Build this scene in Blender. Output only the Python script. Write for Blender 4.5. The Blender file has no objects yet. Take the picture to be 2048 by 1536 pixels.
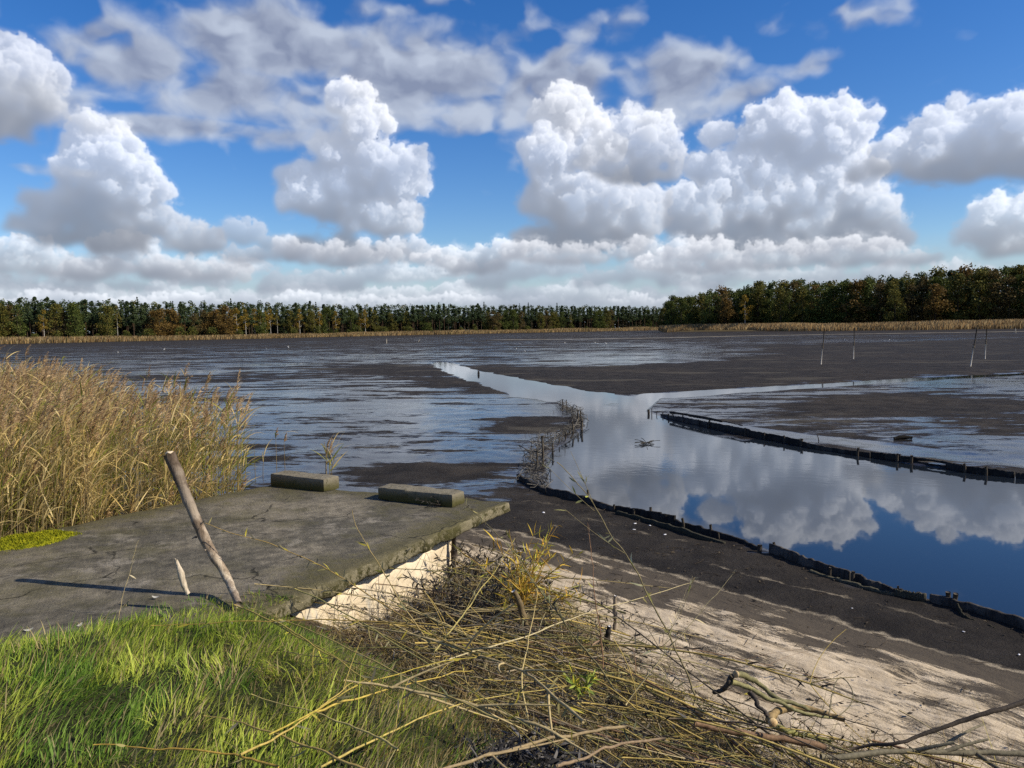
import bpy, math, numpy as np
from math import radians as R
S=bpy.context.scene; COL=S.collection
# ---------------------------------------------------------------- camera, light, exposure
FPX=1540.; EYE=2.6; PITCH=R(4.05); ROLL=R(-0.97)
cam_d=bpy.data.cameras.new("camera"); cam=bpy.data.objects.new("camera",cam_d); COL.objects.link(cam)
cam_d.sensor_width=36; cam_d.sensor_fit='HORIZONTAL'; cam_d.lens=36*FPX/2048; cam_d.clip_start=.05; cam_d.clip_end=12000
from mathutils import Matrix
CM=Matrix.Rotation(math.pi/2-PITCH,3,'X')@Matrix.Rotation(ROLL,3,'Z')
cam.rotation_mode='XYZ'; cam.rotation_euler=CM.to_euler('XYZ'); cam.location=(0,0,EYE)
S.camera=cam
SUN_EL=R(36); SUN_AZ=R(104)       # azimuth from +Y toward +X
sd=bpy.data.lights.new("sun",'SUN'); sun=bpy.data.objects.new("sun",sd); COL.objects.link(sun)
sd.energy=5.0; sd.angle=R(.53); sd.color=(1,.90,.74)
sun.rotation_euler=(math.pi/2-SUN_EL,0,math.pi-SUN_AZ)
S.view_settings.view_transform='Standard'; S.view_settings.look='None'; S.view_settings.exposure=.22; S.view_settings.gamma=1
S.cycles.use_denoising=False
S.cycles.max_bounces=6; S.cycles.diffuse_bounces=2; S.cycles.glossy_bounces=3; S.cycles.transmission_bounces=4; S.cycles.transparent_max_bounces=6
SKY_STR=.10; CLOUD_GAIN=.86
_M=np.array(CM)
def ray(x,y):
    d=_M@np.array([(x-1024)/FPX,(768-y)/FPX,-1.]); return d/np.linalg.norm(d)
def U(x,y,z=0.):
    d=ray(x,y); t=(z-EYE)/d[2]; return np.array([0,0,EYE])+t*d
def AT(x,y,Y):
    d=ray(x,y); return np.array([0,0,EYE])+d*(Y/d[1])
# ---------------------------------------------------------------- clouds: density and light of real cumulus shapes, kept as a direction map (azimuth x elevation)
CW,CH,CS=1512,810,18.0            # pixels, pixels, pixels per degree ; azimuth -42..42, elevation 0..45
def _h(ix,iy,s):
    n=(ix*374761393+iy*668265263+s*974711)&0x7fffffff
    n=(n^(n>>13))*1274126177&0x7fffffff
    return ((n^(n>>16))&0xffff)/65535.0
def vnoise(x,y,s=0):
    ix=np.floor(x).astype(np.int64);iy=np.floor(y).astype(np.int64);fx=x-ix;fy=y-iy
    fx=fx*fx*fx*(fx*(fx*6-15)+10);fy=fy*fy*fy*(fy*(fy*6-15)+10)
    a=_h(ix,iy,s);b=_h(ix+1,iy,s);c=_h(ix,iy+1,s);d=_h(ix+1,iy+1,s)
    return (a+(b-a)*fx)*(1-fy)+(c+(d-c)*fx)*fy
def fbm(x,y,o=5,s=0,g=.5):
    r=0;a=1;t=0
    for k in range(o):
        r=r+a*vnoise(x,y,s+k*17);t+=a;a*=g;x,y=x*1.62+y*1.18+3.7,y*1.62-x*1.18+9.1   # rotate + double
    return r/t
def blur(A,r):
    n=max(1,int(r*2.2));k=np.exp(-.5*(np.arange(-n,n+1)/r)**2);k/=k.sum()
    A=np.apply_along_axis(lambda v:np.convolve(np.pad(v,n,mode='edge'),k,'valid'),0,A)
    return np.apply_along_axis(lambda v:np.convolve(np.pad(v,n,mode='edge'),k,'valid'),1,A)
def ss(a,b,x):
    t=np.clip((x-a)/(b-a),0,1);return t*t*(3-2*t)
def sample(A,x,y):
    x=np.clip(x,0,A.shape[1]-1.001);y=np.clip(y,0,A.shape[0]-1.001)
    ix=x.astype(int);iy=y.astype(int);fx=x-ix;fy=y-iy
    return (A[iy,ix]*(1-fx)+A[iy,ix+1]*fx)*(1-fy)+(A[iy+1,ix]*(1-fx)+A[iy+1,ix+1]*fx)*fy

def up1(A,n,s,ph,ax):
    t=np.arange(n)/s+ph;i=t.astype(int);f=t-i;f=f*f*(3-2*f)
    sh=[1,1,1];sh[ax]=n;f=f.reshape(sh).astype(np.float32)
    return np.take(A,i,ax)*(1-f)+np.take(A,i+1,ax)*f
def noise3(shape,cell,rg):
    L=[int(n/c)+3 for n,c in zip(shape,cell)]
    A=rg.random(L,dtype=np.float32)
    for ax in (2,1,0): A=up1(A,shape[ax],cell[ax],rg.random(),ax)
    return A
def shift2(A,dy,dz):
    iy=int(np.floor(dy));fy=dy-iy;iz=int(np.floor(dz));fz=dz-iz
    P=np.pad(A,((max(0,-iy),max(0,iy)+1),(max(0,-iz),max(0,iz)+1)))
    oy=max(0,iy);oz=max(0,iz);h,w=A.shape
    g=lambda a,b:P[oy+a:oy+a+h,oz+b:oz+b+w]
    return (g(0,0)*(1-fy)+g(1,0)*fy)*(1-fz)+(g(0,1)*(1-fy)+g(1,1)*fy)*fz
def cumulus(cl,seed):
    """one cloud: a voxel density field, sunlight marched through it, then seen from the lake"""
    rg=np.random.default_rng(seed)
    P=np.array(cl['p']);sc=CS
    x0=max(-43.,(P[:,0]-P[:,2]).min()-2.);x1=min(43.,(P[:,0]+P[:,2]).max()+2.)
    y0=(P[:,1]-P[:,3]).min()-2.;y1=(P[:,1]+P[:,3]).max()+2.2
    nx=int((x1-x0)*sc);ny=int((y1-y0)*sc);DZ=2.5
    ra=float(np.mean(np.minimum(P[:,2],P[:,3])))*sc
    rz=max(np.minimum(P[:,2],P[:,3]))*sc*1.25+6
    nz=int(2*rz/DZ)
    X=(np.arange(nx,dtype=np.float32)+.5)[:,None,None];Y=(np.arange(ny,dtype=np.float32)+.5)[None,:,None];Zc=((np.arange(nz,dtype=np.float32)+.5)*DZ-rz)[None,None,:]
    S=np.full((nx,ny,nz),-9.,np.float32)
    def put(cx,cy,cz,rx,ry,r,w):
        a0=int(max(0,cx-1.8*rx));a1=int(min(nx,cx+1.8*rx));b0=int(max(0,cy-1.8*ry));b1=int(min(ny,cy+1.8*ry))
        c0=int(max(0,(cz-1.8*r+rz)/DZ));c1=int(min(nz,(cz+1.8*r+rz)/DZ))
        if a1<=a0 or b1<=b0 or c1<=c0: return
        q=(1-np.sqrt(((X[a0:a1]-cx)/rx)**2+((Y[:,b0:b1]-cy)/ry)**2+((Zc[:,:,c0:c1]-cz)/r)**2))*(r/ra*w)
        s_=S[a0:a1,b0:b1,c0:c1];np.maximum(s_,q,out=s_)
    kids=[]
    for (px,py,rx,ry) in P:
        cx=(px-x0)*sc;cy=(py-y0)*sc;rx*=sc;ry*=sc;r=min(rx,ry);cz=rg.normal(0,.3)*r
        put(cx,cy,cz,rx*.92,ry*.92,r,1.)
        for i in range(int(9+9*max(rx,ry)/r)):
            t=rg.uniform(-.7,3.84);ph=rg.uniform(-.5,1.2);k1=r*rg.uniform(.26,.52)
            o=(cx+np.cos(t)*np.cos(ph)*rx*.88,cy+np.sin(t)*np.cos(ph)*ry*.88,cz+np.sin(ph)*r*.9)
            put(*o,k1*1.05,k1,k1,1.1)
            for j in range(9):
                t2=rg.uniform(-.6,3.74);p2=rg.uniform(-.5,1.2);k2=k1*rg.uniform(.24,.48)
                if k2>1.5: kids.append((o[0]+np.cos(t2)*np.cos(p2)*k1*.95,o[1]+np.sin(t2)*np.cos(p2)*k1*.95,o[2]+np.sin(p2)*k1*.95,k2))
    for (a_,b_,c_,k2) in kids: put(a_,b_,c_,k2,k2,k2,1.2)
    N=np.zeros((nx,ny,nz),np.float32);amp=1.;c=ra*.9;k=0
    while c>1.4 and k<7:
        n=noise3((nx,ny,nz),(c,c*.85,max(c/DZ,1.01)),rg)+noise3((nx,ny,nz),(c*.83,c*1.07,max(c*.9/DZ,1.01)),rg)-1
        N+=n*amp*.7;amp*=.66;c*=.53;k+=1
    hb=np.clip((np.arange(ny)/sc+y0-cl['b'])/cl['h'],-.5,1.3).astype(np.float32)[None,:,None]
    d=S+N*cl.get('n',.62)
    d=d-.55*np.clip(.0-hb,0,1)*2.5                       # flat-ish base
    wd=np.clip(.46-.40*hb,.07,.6)*cl.get('soft',1.)
    D=np.clip(d/wd,0,1);D=D*D*(3-2*D)*cl.get('den',.26)
    L=np.array([.80,.57,.10]);L/=np.linalg.norm(L);st=1/L[0]
    T=np.zeros_like(D);acc=np.zeros((ny,nz),np.float32)
    for i in range(nx-1,-1,-1):
        acc=shift2(acc,L[1]/L[0],L[2]/L[0]/DZ);T[i]=acc+D[i]*st*.5;acc=acc+D[i]*st
    U=np.flip(np.cumsum(np.flip(D,1),1),1)               # depth of cloud overhead
    V=np.cumsum(D[:,:,::-1],2)[:,:,::-1]*DZ              # toward the viewer
    sun=.78*np.exp(-T*.45)+.22*np.exp(-T*.05)
    yy_,xx_=np.mgrid[0:ny,0:nx];sh=fbm((xx_/sc+x0)*.20+seed,(yy_/sc+y0)*.26,4,seed);sh=ss(cl.get('s0',.31),cl.get('s0',.31)+.22,sh+.16*np.clip(hb[0,:,0],0,1)[:,None]-.05)
    sun=sun*(.30+.70*sh.T[:,:,None])
    amb=.45*np.exp(-U*.10)+.35*np.exp(-V*.10)+.2*np.exp(-T*.03)
    g=cl.get('g',1.)
    W=np.array(cl.get('wc',(1.0,.96,.90)))*g;Am=np.array(cl.get('sc',(.24,.275,.345)));Bs=np.array(cl.get('dc',(.17,.19,.235)))
    hb3=np.clip(hb,0,1)
    tr=np.exp(-(V-D*DZ*.5)*1.0)*(1-np.exp(-D*DZ))
    al=np.clip(tr.sum(2),0,1)
    out=[]
    for ch in range(3):
        c=(sun*W[ch]*(.30+.70*hb3)+amb*Am[ch]*(.45+.55*hb3)+Bs[ch])
        out.append((tr*c).sum(2)/np.maximum(al,1e-4))
    return x0,y0,np.stack(out,-1).transpose(1,0,2),(al*cl.get('a',1.)).T
def render_clouds(lay):
    yy,xx=np.mgrid[0:CH,0:CW].astype(float)
    az=(xx+.5)/CS-42;el=(yy+.5)/CS
    RGB=np.zeros((CH,CW,3));A=np.zeros((CH,CW))
    # --- high broken veil of soft puffs
    wx=(fbm(az*.5,el*.7,3,50)-.5)*1.6;wy=(fbm(az*.5+30,el*.7,3,51)-.5)*1.1
    f=.42
    def vn(dx,dy):
        x=(az+wx+dx)*f+2;y=(el+wy+dy)*f*1.45
        return .62*vnoise(x,y,3)+.25*vnoise(x*2.1+.6*y,y*2.1-.4*x,8)+.13*fbm(x*4.3,y*4.3,4,19)
    n=vn(0,0);n2=fbm(az*.07+5,el*.12,3,31)
    m=np.full_like(az,-.35)
    for (a0,e0,w,h,s) in lay['veil']:
        m=np.maximum(m,-.35+(.35+s)*np.exp(-(((az-a0)/w)**2+((el-e0)/h)**2)))
    d=(n-.5)*.92+(n2-.5)*.25+m*.74-.12
    a=ss(-.10,.44,d);a=a*.88
    du=vn(.8,.7)-n
    li=np.clip(.74-du*1.5-.24*ss(.2,.6,d),.25,1)
    RGB=np.stack([.17+.40*li,.20+.43*li,.31+.43*li],-1);A=a
    RGB=RGB*A[...,None]
    hz=(1-ss(.8,6.5,el+1.6*(fbm(az*.5,el*1.2,4,9)-.5)))*.88
    hc=np.array([.40,.475,.585]);RGB=hc*hz[...,None]+RGB*(1-hz[...,None]);A=hz+A*(1-hz)
    for i,cl in enumerate(lay['cu']):
        x0,y0,c,a=cumulus(cl,100+i*13)
        X=int(round((x0+42)*CS));Y=int(round(y0*CS))
        if not cl.get('flat'):
            lum=c.mean(-1);ws=ss(.34,.66,blur(lum,2.));pa=blur(a,4.)
            cs=np.stack([blur(c[...,j]*a,4.) for j in range(3)],-1)/np.maximum(pa,1e-3)[...,None]
            wa=ws[...,None];c=c*wa+cs*(1-wa);a=blur(a,.45)*ws+ss(.05,.95,blur(a,4.2))*(1-ws)
            hh,ww=a.shape;q_y,q_x=np.mgrid[0:hh,0:ww];to=fbm((q_x+X)*.055+i,(q_y+Y)*.08,5,40+i,.6);a=np.maximum(a,.62*ss(.10,.9,blur(a,9.)+ (to-.55)*1.3)*ss(.02,.3,blur(a,9.)))
            c=c*a[...,None]+(np.stack([blur(c[...,j]*pa,6.) for j in range(3)],-1)/np.maximum(blur(pa,6.),1e-3)[...,None])*(1-a[...,None])
        h,w=a.shape
        sx0=max(0,-X);sy0=max(0,-Y);sx1=min(w,CW-X);sy1=min(h,CH-Y)
        if sx1<=sx0: continue
        s_=(slice(Y+sy0,Y+sy1),slice(X+sx0,X+sx1));a=a[sy0:sy1,sx0:sx1];c=c[sy0:sy1,sx0:sx1]
        RGB[s_]=c*a[...,None]+RGB[s_]*(1-a[...,None]);A[s_]=a+A[s_]*(1-a)
    return RGB,A
LAY={'veil':[(-31.12,15.28,4.73,3.27,0.6),(-25.73,17.4,6.91,2.91,0.8),(-16.27,19.22,8.73,2.91,0.95),(-18.7,15.98,8.36,2.55,0.8),(-21.37,13.6,8.0,1.09,0.8),(-5.91,17.82,8.36,4.0,1.0),(3.48,16.44,5.45,3.64,1.0),(12.02,16.96,5.82,3.27,0.8),(6.76,20.41,5.82,1.82,0.35),(16.46,15.63,2.91,1.45,0.6),(21.63,16.92,2.91,1.09,0.45),(21.91,19.53,7.27,1.45,0.25),(30.63,16.98,2.18,1.45,0.15),(-11.08,21.65,14.55,1.09,0.3),(-30.59,10.39,4.36,0.58,0.35)],'cu':[{'p':[(-37.07,2.56,1.42,0.68),(-35.92,2.63,1.37,0.68),(-34.77,2.1,2.44,0.84),(-33.53,2.61,2.05,0.63),(-32.27,2.66,1.43,0.6),(-31.02,2.1,2.48,0.86),(-29.69,2.2,1.55,0.64),(-28.33,2.34,2.34,0.88),(-26.95,2.14,1.4,0.77),(-25.51,2.31,2.01,0.59),(-24.04,2.47,1.4,0.92),(-22.56,2.15,2.07,0.64),(-21.03,2.11,2.11,0.89),(-19.46,2.15,2.01,0.69),(-17.86,2.35,1.9,0.58),(-16.23,2.59,2.45,0.53),(-14.58,2.81,2.18,0.63),(-12.91,2.38,1.96,0.66),(-11.23,1.96,1.56,0.69),(-9.49,2.64,2.19,0.63),(-7.76,2.49,2.36,0.65),(-6.01,2.29,2.59,0.55),(-4.24,2.7,1.61,0.84),(-2.48,2.19,1.62,0.65),(-0.7,2.55,1.94,0.53),(1.07,2.06,2.58,0.93),(2.84,1.99,2.67,0.52),(4.61,2.35,2.68,0.85),(6.37,2.21,2.64,0.78),(8.12,1.81,1.7,0.59),(9.85,2.1,1.47,0.68),(11.57,1.61,1.75,0.51),(13.26,2.36,1.52,0.85),(14.93,2.04,1.7,0.55),(16.58,1.47,1.89,0.6),(18.2,2.21,1.35,0.58),(19.79,1.64,1.49,0.53),(21.35,1.75,1.63,0.94),(22.87,2.01,2.04,0.85),(24.36,1.73,2.71,0.72),(25.82,1.81,1.87,0.53),(27.25,1.62,1.63,0.9),(28.64,1.26,2.0,0.52),(29.98,1.66,1.63,0.6),(31.3,1.62,2.54,0.57),(32.58,1.71,2.62,0.76),(33.84,0.97,1.86,0.9),(35.04,1.18,2.42,0.83),(36.21,1.25,1.41,0.6),(37.36,0.94,2.58,0.91)],'b':1.25,'h':2.18,'g':0.75,'sc':(0.2,0.235,0.29),'dc':(0.22,0.255,0.315),'wc':(0.85,0.82,0.78),'s0':0.36},{'p':[(-36.99,3.85,2.05,0.86),(-35.33,3.54,2.28,0.74),(-33.58,3.56,2.09,0.63),(-31.77,3.26,2.48,0.54),(-29.86,3.23,2.49,0.8),(-27.82,4.45,2.4,0.56),(-25.83,3.28,2.06,0.54),(-23.65,4.37,2.01,0.76),(-21.48,3.61,2.44,0.6),(-19.17,4.65,2.43,0.51),(-16.88,3.45,1.26,0.86),(-14.48,3.58,2.37,0.75),(-12.04,3.44,1.38,0.8),(-9.52,4.21,2.39,0.85),(-6.99,3.99,1.86,0.52),(-4.42,4.6,1.96,0.72),(-1.87,3.36,1.98,0.57),(-0.75,4.08,2.21,0.74),(1.47,4.55,2.31,0.87),(3.68,4.4,1.88,0.68),(5.87,3.33,1.54,0.61),(8.06,3.71,2.5,0.55),(10.22,4.18,1.99,0.9),(12.35,3.55,1.72,0.88),(14.45,3.11,1.19,0.89),(16.51,3.86,1.53,0.87),(18.52,3.47,2.25,0.58),(20.5,2.77,1.35,0.57),(22.41,3.21,1.58,0.75),(24.29,2.59,2.12,0.51),(26.1,3.29,1.88,0.72),(27.87,2.69,1.8,0.54),(29.56,3.21,2.32,0.66),(31.23,2.47,2.52,0.78),(32.82,2.51,1.98,0.65),(34.37,2.15,1.77,0.91),(35.83,2.8,2.35,0.85),(37.28,2.36,1.73,0.57)],'b':2.44,'h':2.55,'g':0.9,'sc':(0.2,0.235,0.29),'dc':(0.22,0.255,0.315),'wc':(0.85,0.82,0.78),'s0':0.36},{'p':[(-37.09,2.07,1.08,0.45),(-36.27,2.38,0.75,0.3),(-35.46,2.06,0.86,0.52),(-34.61,2.28,1.32,0.36),(-33.76,2.16,0.76,0.37),(-32.89,2.01,0.86,0.44),(-31.97,2.32,1.0,0.26),(-31.05,2.48,1.76,0.5),(-30.14,2.09,1.59,0.53),(-29.18,2.42,1.33,0.4),(-28.22,2.21,1.75,0.48),(-27.25,2.0,0.79,0.44),(-26.24,2.15,1.52,0.43),(-25.22,2.07,1.01,0.52),(-24.17,2.3,1.35,0.52),(-23.12,2.14,1.01,0.32),(-22.04,2.34,1.38,0.54),(-20.97,2.02,1.12,0.37),(-19.86,2.06,0.98,0.37),(-18.72,2.5,0.87,0.41),(-17.6,2.12,1.37,0.36),(-16.46,1.96,1.38,0.3),(-15.28,2.46,1.79,0.54),(-14.12,1.96,1.36,0.35),(-12.91,2.43,0.95,0.32),(-11.73,1.94,1.69,0.48),(-10.5,2.37,0.93,0.34),(-9.3,1.9,0.84,0.48),(-8.06,2.04,1.29,0.53),(-6.82,2.27,1.26,0.3),(-5.57,2.35,0.69,0.35),(-4.33,2.32,0.73,0.54),(-3.07,2.2,1.69,0.46),(-1.82,1.92,1.42,0.53),(-0.57,1.82,1.49,0.42),(0.69,1.9,1.5,0.42),(1.95,1.99,0.83,0.5),(3.21,1.98,0.73,0.3),(4.46,1.73,0.95,0.37),(5.71,1.82,1.66,0.35),(6.95,1.96,1.15,0.26),(8.19,1.65,0.68,0.53),(9.42,2.05,0.84,0.5),(10.64,1.63,0.92,0.42),(11.85,1.8,1.49,0.31),(13.05,1.57,1.81,0.46),(14.24,1.49,1.75,0.36),(15.42,1.5,1.62,0.43),(16.58,1.89,1.38,0.52),(17.73,1.75,1.41,0.52),(18.87,1.55,0.7,0.44),(19.99,1.71,1.65,0.45),(21.09,1.65,1.7,0.44),(22.18,1.6,1.63,0.51),(23.25,1.27,1.68,0.45),(24.31,1.35,1.36,0.41),(25.35,1.16,1.07,0.28),(26.37,1.28,1.23,0.41),(27.37,1.31,0.95,0.31),(28.35,1.55,1.56,0.52),(29.32,1.2,0.79,0.54),(30.27,1.1,1.25,0.25),(31.2,1.06,1.38,0.44),(32.11,1.45,1.51,0.26),(33.01,1.19,0.82,0.36),(33.89,0.96,1.53,0.49),(34.74,1.22,1.11,0.43),(35.58,1.31,1.13,0.54),(36.42,0.94,1.66,0.34),(37.22,0.94,1.57,0.46),(38.01,1.03,0.86,0.26)],'b':1.35,'h':1.38,'g':1.0,'sc':(0.2,0.235,0.29),'dc':(0.22,0.255,0.315),'wc':(0.85,0.82,0.78),'s0':0.36},{'p':[(-31.65,5.46,1.82,0.8),(-32.75,4.5,2.18,0.8),(-29.25,4.28,3.27,0.91),(-23.96,4.39,2.91,1.02),(-20.81,4.26,2.55,0.95),(-26.31,5.65,2.18,0.91)],'b':3.67,'h':2.55,'g':1.0},{'p':[(-27.71,12.6,1.38,1.16),(-27.07,10.98,2.73,1.64),(-26.13,9.33,2.55,1.45),(-29.06,8.06,3.27,1.27),(-31.57,7.0,2.18,0.8),(-24.74,7.32,2.18,1.45),(-27.74,6.24,4.0,1.09),(-22.31,6.42,2.18,1.27)],'b':5.62,'h':5.45},{'p':[(-19.08,6.84,1.82,0.91),(-16.44,6.2,1.45,0.73)],'b':5.67,'h':2.18,'g':0.5,'a':0.85},{'p':[(-11.1,16.08,1.53,1.16),(-10.27,14.64,1.64,1.38),(-11.38,12.79,2.91,1.27),(-13.55,10.37,2.55,1.64),(-11.85,9.39,4.0,1.82),(-7.89,11.16,2.0,2.0),(-14.62,9.5,2.0,1.09),(-9.41,8.02,3.27,1.45),(-13.36,5.89,3.64,0.91),(-9.47,5.72,3.27,0.91)],'b':4.83,'h':5.09},{'p':[(-15.44,5.69,2.55,0.8),(-11.62,5.37,4.0,0.95),(-7.31,5.72,2.18,0.87),(-18.48,5.31,2.18,0.73)],'b':4.65,'h':2.18,'g':0.8},{'p':[(-5.14,5.16,2.18,0.8),(-2.21,4.77,2.18,0.95),(-0.35,5.83,1.45,0.73)],'b':4.05,'h':2.18},{'p':[(3.82,15.28,2.18,1.53),(5.24,13.06,2.73,1.82),(2.69,12.12,1.45,2.0),(3.74,9.31,2.55,1.82),(6.28,8.53,3.27,2.0),(8.81,7.74,2.55,2.18),(2.97,6.49,2.55,1.09),(6.63,6.39,4.0,1.09)],'b':5.54,'h':6.18,'s0':0.22},{'p':[(1.12,5.62,2.18,0.8),(4.79,5.18,4.0,0.87),(9.15,5.42,2.55,0.87)],'b':4.56,'h':2.18,'g':0.85,'s0':0.2},{'p':[(8.84,13.74,2.91,1.45),(10.61,12.48,2.18,1.45),(7.4,11.62,2.55,1.27),(9.89,10.82,2.55,1.09)],'b':10.16,'h':3.27,'g':0.9},{'p':[(11.65,4.62,2.55,0.8),(13.75,4.02,2.55,0.58)],'b':3.49,'h':1.82,'g':1.1},{'p':[(19.11,13.48,3.09,1.38),(22.14,13.64,2.18,1.31),(23.24,12.59,1.64,1.64),(15.46,13.15,1.53,0.8),(20.1,11.14,4.36,2.18),(16.48,10.43,3.64,1.82),(14.44,7.84,3.27,2.0),(19.15,8.24,4.36,2.18),(23.29,8.27,2.91,2.18),(16.5,6.01,4.0,1.27),(21.11,6.1,4.36,1.64),(24.85,5.87,2.55,1.45)],'b':3.79,'h':6.91,'s0':0.24},{'p':[(13.75,5.26,2.91,0.87),(18.52,4.53,4.73,0.95),(23.65,4.62,4.0,0.95),(26.97,4.11,2.18,0.73)],'b':3.74,'h':2.18,'g':0.85},{'p':[(29.1,12.18,1.82,1.31),(30.76,11.07,2.55,1.64),(32.85,11.8,2.18,1.64),(34.38,11.0,2.91,2.0),(27.14,10.75,2.55,1.27),(25.39,10.0,1.82,0.91),(29.43,9.73,4.0,1.27),(32.91,9.47,3.27,1.27)],'b':8.56,'h':3.64},{'p':[(32.46,6.69,1.64,1.16),(33.77,5.82,2.18,1.27),(31.16,5.42,1.82,1.02),(33.54,4.63,3.27,1.02)],'b':4.08,'h':2.55},{'p':[(-31.91,15.17,2.18,2.18),(-34.25,14.01,3.27,2.91),(-30.67,13.91,1.64,1.45),(-32.3,12.85,2.91,1.09),(-38.75,12.54,5.45,2.91)],'b':11.53,'h':5.45,'g':0.75}]}
_rgb,_al=render_clouds(LAY)
_img=bpy.data.images.new("cloud_field",CW,CH,alpha=True,float_buffer=True)
_img.colorspace_settings.name='Non-Color'
_img.alpha_mode='CHANNEL_PACKED'
_px=np.empty((CH,CW,4),np.float32); _px[...,:3]=_rgb/np.maximum(_al[...,None],1e-3); _px[...,3]=_al
_img.pixels.foreach_set(_px.ravel()); _img.update(); _img.pack()
W=bpy.data.worlds.new("World"); S.world=W; W.use_nodes=True
_t=W.node_tree; _n=_t.nodes; _l=_t.links; _n.clear()
def wn(t,**k):
    n=_n.new(t)
    for a,b in k.items(): setattr(n,a,b)
    return n
def wm(op,a,b=None):
    m=wn('ShaderNodeMath',operation=op)
    for i,v in enumerate((a,b)):
        if v is None: continue
        if isinstance(v,(int,float)): m.inputs[i].default_value=v
        else: _l.new(v,m.inputs[i])
    return m.outputs[0]
_sky=wn('ShaderNodeTexSky',sky_type='NISHITA'); _sky.sun_disc=False; _sky.sun_elevation=SUN_EL; _sky.sun_rotation=SUN_AZ
_sky.altitude=0; _sky.air_density=1.0; _sky.dust_density=.3; _sky.ozone_density=4.0
_hs=wn('ShaderNodeHueSaturation'); _hs.inputs['Hue'].default_value=.512; _hs.inputs['Saturation'].default_value=1.32; _hs.inputs['Value'].default_value=1.12
_l.new(_sky.outputs[0],_hs.inputs['Color'])
_tc=wn('ShaderNodeTexCoord'); _sp=wn('ShaderNodeSeparateXYZ'); _l.new(_tc.outputs['Generated'],_sp.inputs[0])
_u=wm('MULTIPLY_ADD',wm('ARCTAN2',_sp.outputs[0],_sp.outputs[1]),1/R(84)); _u.node.inputs[2].default_value=.5
_v=wm('MULTIPLY',wm('ARCSINE',_sp.outputs[2]),1/R(45))
_cb=wn('ShaderNodeCombineXYZ'); _l.new(_u,_cb.inputs[0]); _l.new(_v,_cb.inputs[1])
_it=wn('ShaderNodeTexImage',image=_img,extension='MIRROR',interpolation='Cubic'); _l.new(_cb.outputs[0],_it.inputs[0])
_gc=wn('ShaderNodeVectorMath',operation='SCALE'); _gc.inputs['Scale'].default_value=CLOUD_GAIN/SKY_STR; _l.new(_it.outputs['Color'],_gc.inputs[0])
_mx=wn('ShaderNodeMix',data_type='RGBA'); _l.new(_it.outputs['Alpha'],_mx.inputs[0]); _l.new(_hs.outputs[0],_mx.inputs[6]); _l.new(_gc.outputs[0],_mx.inputs[7])
_bg=wn('ShaderNodeBackground'); _bg.inputs[1].default_value=SKY_STR; _l.new(_mx.outputs[2],_bg.inputs[0])
_wo=wn('ShaderNodeOutputWorld'); _l.new(_bg.outputs[0],_wo.inputs[0])
W.cycles.sampling_method='MANUAL'; W.cycles.sample_map_resolution=1024
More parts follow.
